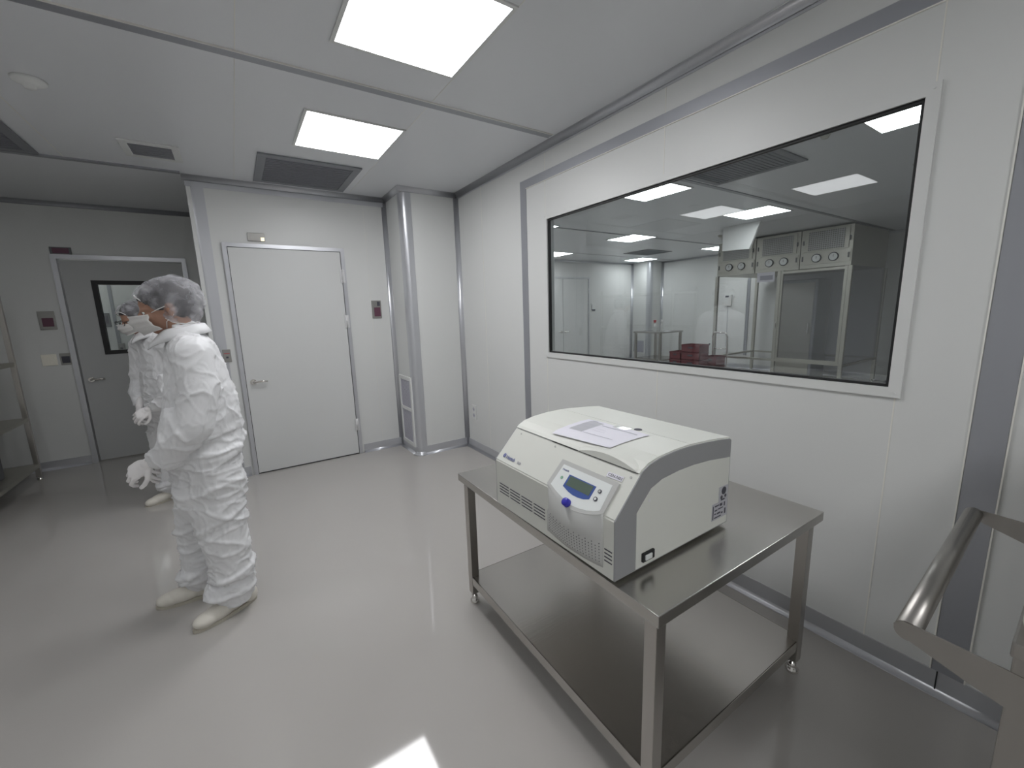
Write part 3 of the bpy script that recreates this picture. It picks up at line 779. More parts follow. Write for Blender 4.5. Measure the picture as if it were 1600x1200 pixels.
def patch(u0, u1, v0, v1, m, name, off=.0011):
    b = MB(); n = 8
    g = [[b.bm.verts.new(dpt(u0 + (u1 - u0) * i / n, v0 + (v1 - v0) * j / n, off)) for j in range(n + 1)] for i in range(n + 1)]
    for i in range(n):
        for j in range(n): b.bm.faces.new((g[i][j], g[i + 1][j], g[i + 1][j + 1], g[i][j + 1]))
    return b
obj('printed_table', patch(.30, .92, .10, .34, 'ink', 'x'), 'sticker', doc)
b = patch(.80, .83, .36, .92, '', '')
for (u0, u1, v0, v1) in ((.30, .312, .36, .85), (.50, .505, .40, .6), (.60, .605, .4, .55), (.92, .95, .12, .22), (.40, .404, .12, .33), (.55, .554, .12, .33), (.7, .704, .12, .33)):
    q_ = patch(u0, u1, v0, v1, '', '', .0014); me_ = q_.mesh('t'); b.bm.from_mesh(me_)
obj('printed_lines', b, 'ink', doc)
obj('tape', patch(.90, 1.06, .48, .70, '', '', .0018), 'tape', doc, 'clear adhesive tape')

# ================================================================== CART at the right edge
CT = thing('service_cart', 'stainless steel service cart with tubular push handle at the right edge', 'cart', (1.10, 0, 0), .02)
CW = .80; RZ = .795
b = MB(); b.tube([(0.0, .19, RZ), (CW, .205, RZ + .002)], .0215, 24); hb = obj('push_handle', b, 'cart_steel', CT)
for x in (-.002, CW - .002):
    b = MB()
    pts = [(.212, RZ + .005), (.20, RZ + .019), (.18, RZ + .019), (.05, RZ + .012), (-.02, RZ + .008), (-.02, RZ - .080), (.045, RZ - .064), (.10, RZ - .048), (.17, RZ - .024), (.205, RZ - .012)]
    b.prism(pts, 0, x, x + .004); obj('handle_bracket', b, 'cart_steel', CT)
b = MB(); b.box((-.008, -.62, RZ + .045), (CW + .008, .056, RZ + .075), bev=.004); obj('top_shelf', b, 'cart_steel', CT)
b = MB(); b.box((0, -.60, .20), (CW, .046, .225), bev=.004); obj('lower_shelf', b, 'cart_steel', CT)
for (x, y) in ((0, .012), (CW - .04, .012), (0, -.60), (CW - .04, -.60)):
    lg = obj('leg', one((x, y, .11), (x + .04, y + .04, RZ + .047), bev=.003), 'cart_steel', CT)
    b = MB(); b.cyl((x + .02 - .012, y + .01, .05), (x + .02 + .012, y + .01, .05), .05, n=24); b.box((x + .004, y - .01, .085), (x + .036, y + .04, .112)); b.box((x + .001, y - .005, .045), (x + .005, y + .03, .10))
    obj('caster', b, 'black', lg)
bx = thing('instrument_box', 'beige instrument box standing on the service cart, cut by the right edge', 'instrument', (1.145, 0, RZ + .076), .02)
obj('case', one((0, -.50, .0), (.72, .052, .33), bev=.012), 'beige', bx)
obj('front_plate', one((.05, .0515, .05), (.66, .055, .28), bev=.002), 'plastic', bx)

# ================================================================== RACK at left
RK = thing('steel_rack', 'dark stainless shelving rack at the left edge of the alcove', 'shelving rack', (-2.40, 4.20, 0))
RW, RL = .66, 1.58
for (x, y) in ((0, 0), (RW - .035, 0), (0, RL - .035), (RW - .035, RL - .035)):
    lg = obj('leg', one((x, y, .03), (x + .035, y + .035, 1.80), bev=.002), 'steel_v', RK)
    b = MB(); b.lathe([(.02, 0), (.022, .01), (.012, .02), (.010, .035)], (x + .0175, y + .0175, 0), 14); obj('foot', b, 'chrome', lg)
for z in (.16, .62, 1.15, 1.72):
    b = MB(); b.box((.002, .002, z - .035), (RW - .002, RL - .002, z), bev=.002); obj('shelf', b, 'steel_dull', RK)
b = MB(); b.lathe([(.07, 0), (.075, .005), (.078, .075), (.083, .078), (.079, .08), (.070, .078), (.068, .01)], (0, 0, 0), 28)
t = tag(obj('steel_bowl', b, 'chrome'), 'round steel bowl on the middle shelf of the left rack', 'bowl'); t.location = (-1.87, 5.33, .6205)
b = MB(); b.box((0, 0, 0), (.3, .4, .2), bev=.01); t = tag(obj('storage_bin', b, 'dusk'), 'dark storage bin on the bottom shelf of the left rack', 'bin'); t.location = (-2.15, 5.0, .1605)

# ================================================================== NEXT ROOM
BO = thing('laminar_flow_booth', 'stainless laminar flow booth with three perforated filter heads beyond the window', 'clean booth', (8.10, 2.60, 0))
BW, BD, BH, HZ = 2.22, 1.55, 2.655, 2.03
P = .055
for (x, y) in ((0, 0), (0, BW - P), (BD, 0), (BD, BW - P), (0, 1.02)):
    lg = obj('post', one((x, y, .04), (x + P, y + P, HZ), bev=.003), 'steel_dull', BO)
    b = MB(); b.lathe([(.03, 0), (.034, .006), (.02, .02), (.012, .045)], (x + P / 2, y + P / 2, 0), 14); obj('foot', b, 'chrome', lg)
b = MB()
b.box((P, 0, .42), (BD, P * .7, .455)); b.box((P, BW - P, .42), (BD, BW - P * .3, .455)); b.box((BD, P, .42), (BD + P, BW - P, .455))
b.box((0, P, .44), (P, 1.02, .475)); b.box((0, 1.075, .44), (P, BW - P, .475)); obj('rail', b, 'steel_dull', BO)
for k in range(3):
    y0 = .02 + k * .727; y1 = y0 + .715
    h = obj('filter_head', one((0, y0, HZ), (BD, y1, BH - .005), bev=.004), 'steel_dull', BO)
    b = MB(); b.box((-.014, y0 + .05, HZ + .27), (0, y1 - .05, BH - .03), bev=.004); obj('head_frame', b, 'steel_dull', h)
    obj('perforated_plate', one((-.018, y0 + .11, HZ + .285), (-.012, y1 - .11, BH - .05)), 'perf', h)
    b = MB(); b.box((-.012, y0 + .015, HZ + .06), (0, y1 - .015, HZ + .25), bev=.003); obj('gauge_panel', b, 'steel_dull', h)
    for yk in (y0 + .03, y1 - .05):
        obj('latch', one((-.022, yk, HZ + .12), (-.011, yk + .022, HZ + .20), bev=.003), 'dusk', h); obj('latch', one((-.026, yk, HZ + .38), (-.013, yk + .02, HZ + .45), bev=.003), 'dusk', h)
    for yk in (y0 + .235, y0 + .47):
        b = MB(); b.lathe([(.062, 0), (.068, .006), (.068, .02), (.058, .024), (.056, .02)], (0, 0, 0), 26)
        for v in b.bm.verts: v.co = Vector((-.012 - v.co.z, yk + v.co.x, HZ + .155 + v.co.y))
        gg = obj('pressure_gauge', b, 'ink_dark', h)
        b = MB(); b.cyl((-.034, yk, HZ + .155), (-.030, yk, HZ + .155), .056, n=26); b.box((-.0355, yk - .003, HZ + .15), (-.0335, yk + .003, HZ + .19), mi=1); obj('gauge_dial', b, ['pwhite', 'ink_dark'], gg)
obj('sheet_panel', one((.02, .075, .48), (.026, 1.015, HZ - .02)), 'bglass', BO)
b = MB(); b.box((.01, .06, .475), (.05, .10, HZ)); b.box((.01, .985, .475), (.05, 1.02, HZ)); b.box((.01, .1, HZ - .05), (.05, .985, HZ - .01)); b.box((.01, .1, .475), (.05, .985, .51)); obj('panel_frame', b, 'steel_dull', BO)
obj('side_sheet', one((.06, .014, .46), (BD, .019, HZ)), 'bglass', BO)
b = MB(); b.box((-.012, 1.03, 1.02), (0, 1.06, 1.16), bev=.003); b.box((-.03, 1.037, 1.05), (-.012, 1.052, 1.13), bev=.003); obj('door_catch', b, 'chrome', BO)
t = plate('notice_sheet', 'white printed notice hanging on the front of the booth between the openings', 'notice', (8.085, 3.86, 1.945), .30, .17, 'paper', [('print', -.10, .12, -.05, .03, 'ink', .001)], th=.003, rz=-PI / 2, bev=.0)
# machine inside the booth
b = MB(); b.box((8.95, 3.35, .02), (9.55, 4.05, 1.90), bev=.02)
mc = tag(obj('equipment_cabinet', b, 'alu_flat'), 'tall grey equipment cabinet inside the booth behind the open side', 'cabinet')
obj('cabinet_door', one((8.938, 3.40, .12), (8.951, 4.0, 1.84), bev=.004), 'steel_dull', mc)
obj('handle', one((8.915, 3.44, .9), (8.939, 3.46, 1.1), bev=.004), 'chrome', mc)
b = MB(); b.prism([(3.28, ZC - .001), (3.42, 2.30), (3.84, 2.32), (3.84, ZC - .001)], 0, 6.60, 6.64)  # added panel giving the pale shape of a window-glass reflection
tag(obj('reflection_panel', b, 'plastic'), 'pale tapered panel built in place of a glass reflection, in front of the booth top left', 'reflection stand-in')
t = plate('wall_monitor', 'white wall mounted display unit with cable beside the booth post', 'monitor', (9.87, 5.52, 1.58), .19, .26, 'plastic', [('display', -.05, .03, .07, .11, 'ink_dark', .003)], th=.05, rz=-PI / 2, bev=.012)
b = MB(); b.tube([(-.0, -.02, -.13), (.01, -.02, -.5), (.012, -.02, -1.0), (0, -.02, -1.08)], .005, 8); obj('cable', b, 'ink', t)
plate('power_socket', 'socket low on the far wall right of the push trolley', 'socket', (9.90, 5.95, .52), .12, .10, 'plastic', [('outlet', -.02, .02, -.02, .02, 'ink_dark', .003)], rz=-PI / 2)
plate('control_panel', 'small grey wall controller right of the double door beyond the window', 'control panel', (7.91, YF2, 1.52), .16, .22, 'plastic', [('display', -.06, .06, -.10, -.05, 'ink_dark', .003), ('side_strip', -.075, -.06, -.08, .06, 'ink_dark', .003)])
steel_table('small tall steel table with bottles beyond the window', (8.18, 6.12, 0), .0, .85, .80, .90, shelf=.25, leg=.05)
def bottle(label, x, y, z, h, cap, group):
    t = thing('spray_bottle', label, 'bottle', (x, y, z), group=group)
    b = MB(); b.lathe([(.033, 0), (.036, .008), (.036, h * .5), (.03, h * .62), (.013, h * .74), (.013, h * .8), (0.001, h * .8)], (0, 0, 0), 20); obj('body', b, 'plastic', t)
    b = MB(); b.cyl((0, 0, h * .78), (0, 0, h * .9), .018); b.box((-.055, -.012, h * .88), (.025, .012, h), bev=.004); b.box((-.05, -.006, h * .76), (-.04, .006, h * .9)); obj('trigger', b, cap, t)
bottle('white spray bottle with red trigger on the far table, left one', 8.36, 6.42, .9005, .27, 'redcap', 'bottles on the far table')
bottle('white spray bottle with white trigger on the far table, right one', 8.40, 6.26, .9005, .28, 'plastic', 'bottles on the far table')
t = tag(obj('document', one((8.45, 6.14, .9005), (8.66, 6.30, .903)), 'paper'), 'white paper sheet lying on the far table beside the bottles', 'paper')
# push trolley and crates
TR = thing('push_trolley', 'push trolley with chrome handle loop carrying maroon crates beyond the window', 'trolley', (7.15, 4.30, 0))
obj('deck', one((0, 0, .13), (.75, .92, .16), bev=.008), 'dusk', TR)
b = MB(); b.tube([(.68, .05, .16), (.68, .05, .62), (.66, .045, .88), (.63, .07, .95), (.63, .30, .955), (.66, .34, .88), (.68, .34, .62), (.68, .34, .16)], .014, 14); b.tube([(.68, .05, .64), (.68, .34, .64)], .010, 10); obj('handle_loop', b, 'chrome', TR)
for (x, y) in ((.08, .08), (.67, .08), (.08, .84), (.67, .84)):
    b = MB(); b.cyl((x, y - .015, .05), (x, y + .015, .05), .05, n=20); b.box((x - .03, y - .025, .09), (x + .03, y + .025, .131)); obj('caster', b, 'black', TR)
def crate(label, x0, y0, z0, lx, ly, h):
    b = MB(); th = .008
    b.box((0, 0, 0), (lx, ly, th))
    for (a, c) in (((0, 0), (lx, th)), ((0, ly - th), (lx, ly)), ((0, 0), (th, ly)), ((lx - th, 0), (lx, ly))): b.box((a[0], a[1], 0), (c[0], c[1], h - .004))
    b.box((-.008, -.008, h - .03), (lx + .008, .0, h - .014)); b.box((-.008, ly, h - .03), (lx + .008, ly + .008, h - .014)); b.box((-.008, 0, h - .03), (0, ly, h - .014)); b.box((lx, 0, h - .03), (lx + .008, ly, h - .014))
    t = tag(obj('crate', b, 'red'), label, 'crate', 'maroon crates on the push trolley'); t.location = (x0, y0, z0)
    b = MB(); b.box((-.010, ly * .36, h * .5), (-.001, ly * .64, h * .68)); obj('hand_hole', b, 'ink_dark', t)
for k, s in enumerate(('lowest', 'second from bottom', 'third from bottom', 'topmost')):
    crate('maroon plastic crate, %s of the tallest stack on the trolley' % s, 7.18, 4.51, .161 + .148 * k, .30, .38, .148)
for k, s in enumerate(('lowest', 'middle', 'topmost')):
    crate('maroon plastic crate, %s of the stack left of the tallest' % s, 7.18, 4.905, .161 + .148 * k, .30, .245, .148)
for k, s in enumerate(('lower', 'upper')):
    crate('maroon plastic crate, %s one right of the tallest stack, by the handle' % s, 7.50, 4.36, .161 + .18 * k, .30, .24, .18)

# ================================================================== PEOPLE
PX, PY = -.20, 2.50
def rdg(p, f, sx, sy, sz, sharp=3.0):
    q = Vector((p.x * sx, p.y * sy, p.z * sz)) * f
    wv = noise.noise_vector(q * .45) * .9
    n = 1 - abs(noise.noise(q + wv)) * 1.9
    return max(0.0, n) ** sharp
def wrinkle(me, amp, f, s=(1, 1, 1), sharp=3.0, fn=None, off=(0, 0, 0)):
    me.update(); ofs = Vector(off)
    N_ = [v.normal.copy() for v in me.vertices]
    for v, n in zip(me.vertices, N_):
        a, ss = amp, s
        if fn: a, ss = fn(v.co)
        v.co += n * (a * (rdg(v.co + ofs, f, *ss, sharp) - .25) + a * .5 * (rdg(v.co + ofs * 2 + Vector((3, 1, 7)), f * 2.1, *ss, sharp) - .2))
    me.update()
def frame3(f, u):
    f = Vector(f).normalized(); s = f.cross(Vector(u)).normalized(); u = s.cross(f).normalized()
    return Matrix((f, s, u)).transposed()      # columns: forward, side, up

def hand(wr, d, n, thumb, curl=(0.5, .6, .5), spread=1.0):
    """five-fingered hand. wr wrist, d direction of fingers, n back-of-hand normal, thumb +1/-1 side"""
    F = Vector(d).normalized(); N_ = Vector(n); N_ = (N_ - F * N_.dot(F)).normalized(); S = F.cross(N_).normalized() * thumb
    wr = Vector(wr); b = MB()
    Rm = Matrix((F, S, N_)).transposed()
    b.ell(wr + F * .052, (.050, .040, .0155), Rm, 20, 12); b.ell(wr + F * .028, (.036, .030, .019), Rm, 16, 10)
    b.cap(wr - F * .05, .027, wr + F * .01, .025)
    b.ell(wr + F * .038 + S * .024 - N_ * .006, (.030, .017, .015), Rm, 14, 10)
    spec = [(.031, .088, .036, .024, .020, .0090, .10), (.010, .093, .041, .027, .021, .0094, .02), (-.011, .089, .038, .025, .020, .0088, -.05), (-.030, .080, .030, .019, .018, .0078, -.14)]
    for i, (so, fo, l1, l2, l3, r, sp) in enumerate(spec):
        p = wr + F * fo + S * so; a = 0.0; pts = [(p - F * .02, r * 1.12)]
        base = (F + S * sp * spread).normalized()
        for l, c in zip((l1, l2, l3), curl):
            a += c * (1 + .12 * i); dr = base * math.cos(a) - N_ * math.sin(a)
            pts.append((p, r)); p = p + dr * l; r *= .93
        pts.append((p, r)); b.chain(pts)
    p = wr + F * .022 + S * .028 - N_ * .004; r = .0115
    d1 = (F * .62 + S * .72 - N_ * .25).normalized(); d2 = (F * .9 + S * .25 - N_ * .35).normalized(); d3 = (F * .95 - S * .02 - N_ * .35).normalized()
    pts = [(p, r)]
    for dd, l in ((d1, .040), (d2, .032), (d3, .024)):
        p = p + dd * l; r *= .92; pts.append((p, r))
    b.chain(pts)
    return b

def build_person(label, glasses=False):
    root = thing('person', label, 'person', (PX, PY, 0))
    O = Vector((PX, PY, 0))
    def place(me, name, m, parent=root, lab=None):
        me.transform(Matrix.Translation(-O)); return obj(name, me, m, parent, lab)
    # ---- head frame
    hc = Vector((-.252, 2.497, 1.540)); F = Vector((-.955, -.10, -.24)); H = frame3(F, (0, 0, 1))
    def hp(f, s, u): return hc + H @ Vector((f, s, u))
    # ---- the body: one continuous surface
    b = MB()
    b.ell(hp(-.008, 0, .025), (.098, .076, .088), H); b.ell(hp(.028, 0, -.03), (.066, .060, .075), H); b.ell(hp(.048, 0, -.075), (.040, .040, .030), H)
    b.ell(hp(.065, 0, .012), (.030, .055, .016), H); b.cap(hp(.090, 0, .005), .009, hp(.112, 0, -.026), .012); b.ell(hp(.098, .0, -.034), (.013, .018, .009), H)
    b.ell(hp(.084, 0, -.052), (.014, .024, .006), H); b.ell(hp(.082, 0, -.064), (.014, .021, .007), H)
    for s in (-1, 1): b.ell(hp(.070, .031 * s, .013), (.018, .019, .007), H); b.ell(hp(.070, .031 * s, -.011), (.016, .017, .006), H)
    b.ell(hp(.068, .032, -.018), (.024, .022, .018), H); b.ell(hp(.068, -.032, -.018), (.024, .022, .018), H)
    for s in (-1, 1):
        b.ell(hp(-.012, .079 * s, -.008), (.018, .009, .031), H); b.ell(hp(-.006, .080 * s, -.030), (.010, .008, .012), H)
    b.cap(hp(-.016, 0, -.045), .056, Vector((-.205, 2.49, 1.39)), .060)
    b.ell((-.175, 2.50, 1.22), (.10, .165, .17)); b.ell((-.175, 2.51, 1.02), (.105, .15, .16)); b.ell((-.17, 2.52, .90), (.115, .165, .11))
    SL, SR = Vector((-.175, 2.325, 1.345)), Vector((-.215, 2.675, 1.345))
    EL, ER = Vector((-.205, 2.265, 1.03)), Vector((-.255, 2.735, 1.03))
    WL, WR = Vector((-.385, 2.375, .868)), Vector((-.375, 2.60, .865))
    b.chain([((-.20, 2.49, 1.37), .065), (SL, .055), (EL, .040), (WL, .019)]); b.chain([((-.20, 2.50, 1.37), .065), (SR, .055), (ER, .040), (WR, .019)])
    HL, HR = Vector((-.165, 2.435, .88)), Vector((-.19, 2.60, .88))
    KL, KR = Vector((-.175, 2.40, .47)), Vector((-.285, 2.635, .47))
    AL, AR = Vector((-.150, 2.425, .085)), Vector((-.305, 2.655, .085))
    b.chain([(HL, .085), (KL, .055), (AL, .040)]); b.chain([(HR, .085), (KR, .055), (AR, .040)])
    fl, fr_ = Vector((-.90, -.44, 0)).normalized(), Vector((-1, .04, 0))
    b.cap(AL + fl * .0 - Vector((0, 0, .035)), .035, AL + fl * .12 - Vector((0, 0, .05)), .024); b.cap(AR - Vector((0, 0, .035)), .035, AR + fr_ * .12 - Vector((0, 0, .05)), .024)
    body = place(remesh(b, 'body', .0055, 4), 'body', 'skin')
    for s in (-1, 1):
        b = MB(); b.ell(hp(.0765, .031 * s, .001), (.0115, .0115, .0095), H, 16, 12); b.ell(hp(.0868, .031 * s, .001), (.002, .0052, .0052), H, 12, 8, mi=1)
        me = b.mesh('eye'); place(me, 'eye', ['pwhite', 'ink_dark'])
    # eyebrows / hair
    b = MB(); b.ell(hp(-.014, 0, .038), (.103, .083, .090), H, 28, 18); b.ell(hp(-.05, 0, -.005), (.062, .074, .07), H, 24, 16)
    me = remesh(b, 'hair', .006, 3)
    bm = bmesh.new(); bm.from_mesh(me)
    kill = [v for v in bm.verts if (H.inverted() @ (v.co - hc)).dot(Vector((.72, 0, -.62))) > .026 or (H.inverted() @ (v.co - hc)).z < -.055]
    bmesh.ops.delete(bm, geom=kill, context='VERTS'); bm.to_mesh(me); bm.free(); place(me, 'hair', 'hair')
    # ---- hairnet: bouffant cap, gathered band
    b = MB(); b.ell(hp(-.038, 0, .045), (.120, .104, .096), H, 40, 26); b.ell(hp(-.096, 0, .020), (.064, .085, .075), H, 30, 20); b.ell(hp(-.002, 0, .060), (.100, .092, .072), H, 30, 20); b.ell(hp(-.045, 0, -.02), (.092, .096, .085), H, 30, 20)
    me = remesh(b, 'hairnet', .0045, 8)
    bm = bmesh.new(); bm.from_mesh(me); Hi = H.inverted()
    def rim(x): return float(np.interp(x, [-.17, -.10, -.04, .005, .04, .075, .10], [-.085, -.092, -.088, -.062, -.020, .040, .10]))
    def below(co):
        l = Hi @ (co - hc); return l.z < rim(l.x)
    bmesh.ops.delete(bm, geom=[v for v in bm.verts if below(v.co)], context='VERTS')
    edge = [v for v in bm.verts if v.is_boundary]
    bm.normal_update()
    for v in bm.verts:
        l = Hi @ (v.co - hc); a = math.atan2(l.y, l.x + .02)
        g = noise.noise(Vector((l.x * 26, l.y * 26, l.z * 9))) * .006 + (abs(noise.noise(Vector((l.x * 14 + 3, l.y * 20, l.z * 20)))) - .3) * .014
        v.co += v.normal * g
    for _ in range(2):
        for v in edge:
            l = Hi @ (v.co - hc); v.co = hc + H @ Vector((l.x * .985 - .001, l.y * .975, l.z))
    bins = {}
    for v in edge:
        l = Hi @ (v.co - hc); bins.setdefault(int((math.atan2(l.y, l.x + .03) + PI) / (2 * PI) * 36) % 36, []).append(v.co.copy())
    rimpts = [sum(bins[k], Vector()) / len(bins[k]) for k in sorted(bins)]
    rimpts.append(rimpts[0].copy())
    bm.to_mesh(me); bm.free()
    net = place(me, 'hairnet', 'net')
    # elastic band = thin tube around the rim
    pts = list(rimpts)
    b = MB()
    b.tube(pts, .0026, 8); bd = place(b.mesh('band'), 'elastic_band', 'mask', net)
    bd.parent = net
    # ---- mask: cup with folds over nose and chin, ear loops
    b = MB(); nu, nv = 26, 16; G = []
    for i in range(nu + 1):
        u = -1 + 2 * i / nu; row = []
        for j in range(nv + 1):
            v = j / nv
            lat = u * (.063 + .010 * math.sin(PI * v)); up = .004 - .098 * v - .012 * abs(u) * (0.5 - v) * 2
            fwd = .139 - .024 * v + .018 * math.sin(PI * v) - .072 * abs(u) ** 1.8
            fwd += .0035 * math.cos(v * 6 * PI) * (1 - .4 * abs(u))
            row.append(b.bm.verts.new(hp(fwd, lat, up)))
        G.append(row)
    for i in range(nu):
        for j in range(nv):
            f = b.bm.faces.new((G[i][j], G[i + 1][j], G[i + 1][j + 1], G[i][j + 1])); f.smooth = True
    bmesh.ops.solidify(b.bm, geom=b.bm.faces[:], thickness=.0016)
    mk = place(b.mesh('mask'), 'face_mask', 'mask')
    for s in (-1, 1):
        b = MB(); b.tube([hp(.056, .055 * s, -.004), hp(.03, .071 * s, .004), hp(-.012, .084 * s, .012), hp(-.026, .084 * s, -.008), hp(-.014, .083 * s, -.034), hp(.02, .068 * s, -.055), hp(.030, .053 * s, -.082)], .0016, 6)
        el = place(b.mesh('loop'), 'ear_loop', 'mask', mk); el.parent = mk
    if glasses:
        b = MB()
        for s in (-1, 1):
            c = hp(.118, .034 * s, .006); pts = []
            for k in range(21):
                a = 2 * PI * k / 20; pts.append(hp(.118 - .006 * abs(math.cos(a)) * 0, .034 * s + .026 * math.cos(a), .004 + .018 * math.sin(a)))
            b.tube(pts, .0022, 6)
            b.tube([hp(.116, .060 * s, .010), hp(.07, .078 * s, .012), hp(-.02, .086 * s, .006)], .0020, 6)
        b.tube([hp(.118, -.009, .008), hp(.121, 0, .011), hp(.118, .009, .008)], .002, 6)
        gl = place(b.mesh('glasses'), 'glasses', 'black', root, 'dark rimmed glasses')
    # ---- coverall, one garment
    b = MB()
    for z_, x_, y_, a_, b_ in ((1.31, -.180, 2.49, .112, .175), (1.26, -.179, 2.49, .122, .186), (1.21, -.178, 2.492, .132, .194), (1.15, -.178, 2.495, .142, .200), (1.09, -.180, 2.498, .152, .204), (1.03, -.184, 2.50, .161, .207), (.97, -.188, 2.505, .168, .207), (.91, -.193, 2.51, .172, .205), (.85, -.199, 2.515, .170, .198), (.79, -.204, 2.52, .160, .186)):
        b.ell((x_, y_, z_), (a_, b_, .115))
    b.cap((-.185, 2.49, 1.36), .085, (-.200, 2.492, 1.425), .070)
    SL2 = Vector((-.170, 2.318, 1.325)); SR2 = Vector((-.21, 2.675, 1.325))
    b.chain([((-.185, 2.44, 1.345), .095), (SL2, .083), ((-.165, 2.272, 1.18), .077), ((-.198, 2.255, 1.03), .078), ((-.268, 2.285, .955), .072), ((-.322, 2.33, .895), .060), ((-.362, 2.358, .868), .042)])
    b.ell((-.305, 2.325, .885), (.060, .05, .052)); b.ell((-.27, 2.29, 1.02), (.055, .055, .10))
    b.chain([((-.20, 2.55, 1.345), .095), (SR2, .083), ((-.235, 2.73, 1.18), .076), ((-.265, 2.735, 1.03), .074), ((-.318, 2.69, .95), .068), ((-.355, 2.63, .885), .046)])
    b.chain([((-.175, 2.435, .85), .135), ((-.168, 2.42, .66), .120), ((-.168, 2.41, .48), .108), ((-.160, 2.415, .30), .100), ((-.158, 2.42, .16), .096), ((-.162, 2.422, .10), .088)])
    b.ell((-.215, 2.43, .66), (.125, .10, .17)); b.ell((-.20, 2.41, .14), (.095, .088, .065)); b.ell((-.17, 2.42, .47), (.112, .10, .10))
    b.chain([((-.215, 2.60, .84), .135), ((-.245, 2.62, .64), .116), ((-.285, 2.635, .46), .100), ((-.30, 2.65, .28), .088), ((-.312, 2.655, .16), .085), ((-.318, 2.655, .12), .078)])
    b.ell((-.33, 2.655, .15), (.080, .078, .058))
    me = remesh(b, 'coverall', .0065, 22)
    def wf(c):
        z, x, y = c.z, c.x, c.y
        if z < .30: return .013, (.9, .9, 2.4)
        if z < .62: return .012, (.8, .8, 1.9)
        if z < .95: return .015, (.7, .9, 1.9)
        if y < 2.36 or y > 2.66: return .008, (1.6, 1.0, .8)
        return .0085, (1.2, 1.2, 1.0)
    wrinkle(me, .01, 4.2, fn=wf, sharp=6.0)
    wrinkle(me, .0045, 9, (1.3, 1, 1.1), 5.0, off=(5, 2, 1))
    # big set-in folds: waist bunch, elbow, knee and hem
    def fold(me, fx):
        me.update(); N_ = [v.normal.copy() for v in me.vertices]
        for v, n in zip(me.vertices, N_): v.co += n * fx(v.co)
        me.update()
    def bump1(d, w_): return math.exp(-(d / w_) ** 2)
    def fx(c):
        a = 0.0
        wob = noise.noise(c * 5) * .03
        bk = min(1, max(.25, (c.x + .30) * 3.5))
        a += .011 * bk * bump1(c.z - (.835 + (c.x + .2) * .28 + wob), .020)      # seam bunch at the waist
        a -= .007 * bump1(c.z - (.800 + (c.x + .2) * .28 + wob), .018)
        a += .006 * bump1(c.z - (.50 + (c.x + .2) * .45 + wob), .012) * (1 if c.y < 2.55 else .5)       # knee
        a -= .006 * bump1(c.z - (.475 + (c.x + .2) * .45 + wob), .014) * (1 if c.y < 2.55 else .5)
        a += .012 * bump1(c.z - (.215 + wob * .6 + (c.x + .2) * .3), .014) - .010 * bump1(c.z - (.185 + wob * .6), .012)
        a += .010 * bump1(c.z - (.125 + wob * .5), .013)
        return a
    fold(me, fx)
    bm = bmesh.new(); bm.from_mesh(me)
    # open neck, cuffs and hems
    def cut(co, no, test):
        vs = [v for v in bm.verts if test(v.co)]; gs = set(vs)
        for v in vs: gs.update(v.link_edges); gs.update(v.link_faces)
        r = bmesh.ops.bisect_plane(bm, geom=list(gs), plane_co=co, plane_no=no, clear_outer=True)
    cut((-.2, 2.49, 1.475), (-.25, 0, 1), lambda c: c.z > 1.44)
    cut((-.2, 2.42, .052), (0, 0, -1), lambda c: c.z < .07)
    bm.to_mesh(me); bm.free()
    for p in me.polygons: p.use_smooth = True
    cov = place(me, 'coverall', 'tyvek')
    # collar, flat turned-down flap ring
    b = MB(); n = 48; rows = []
    prof_ = [(.066, .028), (.074, .040), (.086, .032), (.098, .008), (.108, -.012), (.104, -.014), (.094, .004), (.080, .022)]
    for k in range(n + 1):
        a = PI + .06 + (2 * PI - .12) * k / n
        gap = abs(k / n - .5) * 2
        row = []
        for (r_, z_) in prof_:
            rx = r_ * 1.02; ry = r_ * 1.0
            pt = max(0, math.cos(a - PI)) ** 10 * .030 if z_ < .02 else 0
            x = rx * math.cos(a); y = ry * math.sin(a)
            row.append(b.bm.verts.new(Vector((-.203 + x - pt, 2.492 + y, 1.418 + z_ + .22 * x - pt * .8 + .004 * noise.noise(Vector((x * 20, y * 20, z_ * 10)))))))
        rows.append(row)
    m_ = len(prof_)
    for r0, r1 in zip(rows, rows[1:]):
        for k in range(m_):
            f = b.bm.faces.new((r0[k], r0[(k + 1) % m_], r1[(k + 1) % m_], r1[k])); f.smooth = True
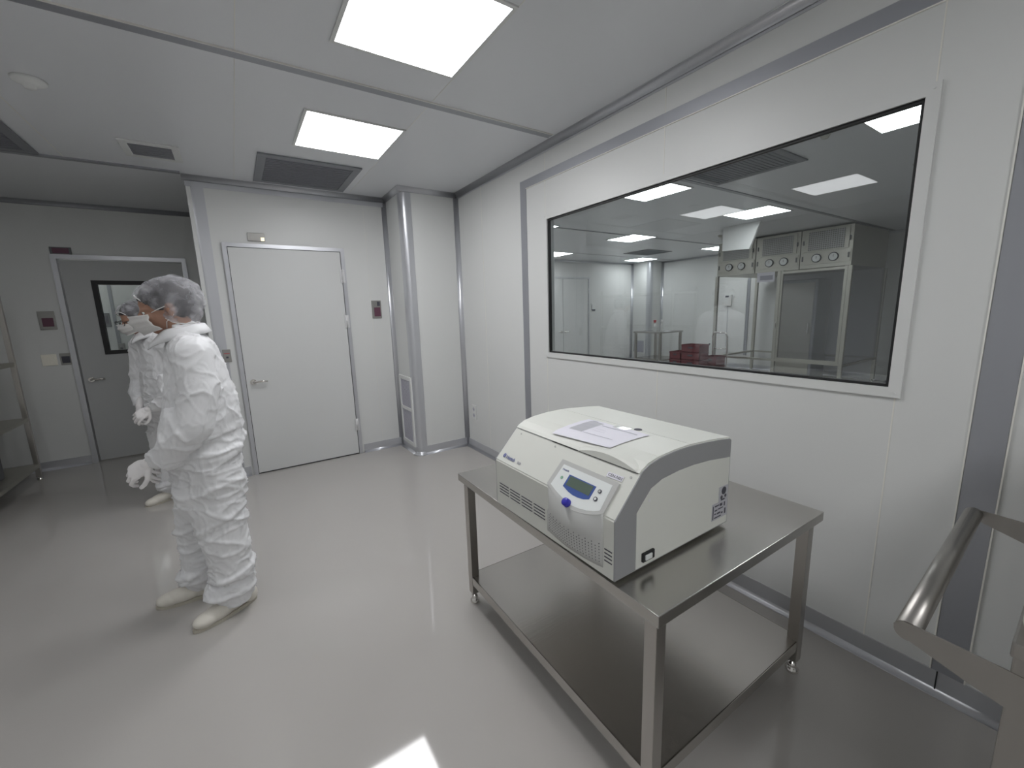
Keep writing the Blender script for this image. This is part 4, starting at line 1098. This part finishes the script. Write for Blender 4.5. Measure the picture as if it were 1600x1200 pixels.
    b.bm.faces.new(rows[0]); b.bm.faces.new(rows[-1][::-1])
    cl = place(b.mesh('collar'), 'collar', 'tyvek', cov); cl.parent = cov
    # front flap over the zip
    # ---- gloves
    gl = hand(WL + Vector((-.005, .0, -.004)), (-.80, .30, -.50), (-.25, -.80, .50), -1, (.50, .60, .42), .9); place(remesh(gl, 'glove', .0028, 2, .4), 'glove', 'glove')
    gr = hand(WR + Vector((.0, -.02, -.0)), (-.50, -.42, -.76), (-.85, .10, .45), 1, (.4, .55, .4), 1.0); place(remesh(gr, 'glove', .0028, 2, .4), 'glove', 'glove')
    # ---- shoes
    for A_, f_ in ((AL, fl), (AR, fr_)):
        T = frame3(f_, (0, 0, 1)); base = Vector((A_.x, A_.y, 0)) 
        def sp_(f, s, u): return base + T @ Vector((f, s, u))
        b = MB()
        b.ell(sp_(-.045, 0, .045), (.045, .036, .045), T); b.ell(sp_(.02, 0, .052), (.075, .037, .048), T); b.ell(sp_(.10, 0, .040), (.085, .046, .040), T); b.ell(sp_(.150, .0, .036), (.062, .045, .034), T)
        b.cap(sp_(-.02, 0, .06), .042, sp_(-.01, 0, .12), .045)
        me = remesh(b, 'shoe', .0045, 4)
        for v in me.vertices: v.co.z = max(v.co.z, .012)
        sh = place(me, 'shoe', 'shoe')
        pts = []
        for k in range(40):
            a = 2 * PI * k / 40; c_, s_ = math.cos(a), math.sin(a)
            x = .065 + .150 * c_; wdt = (.040 + .008 * c_) * (1 if abs(s_) < 2 else 1); y = wdt * s_ * (1 - .0 * c_)
            q_ = sp_(x, y, 0); pts.append((q_.x, q_.y))
        b = MB(); b.prism(pts, 2, .0005, .017); sl_ = place(b.mesh('sole'), 'sole', 'sole', sh); sl_.parent = sh
    return root
pr = build_person('person in white coverall, hairnet and mask facing left with gloved hands clasped')
p2 = build_person('person in white coverall with dark glasses and mask, partly hidden behind the nearer one', glasses=True)
p2.location = (-.43, 4.30, .016); p2.rotation_euler = (0, -.098, .48); p2.scale = (.98,) * 3
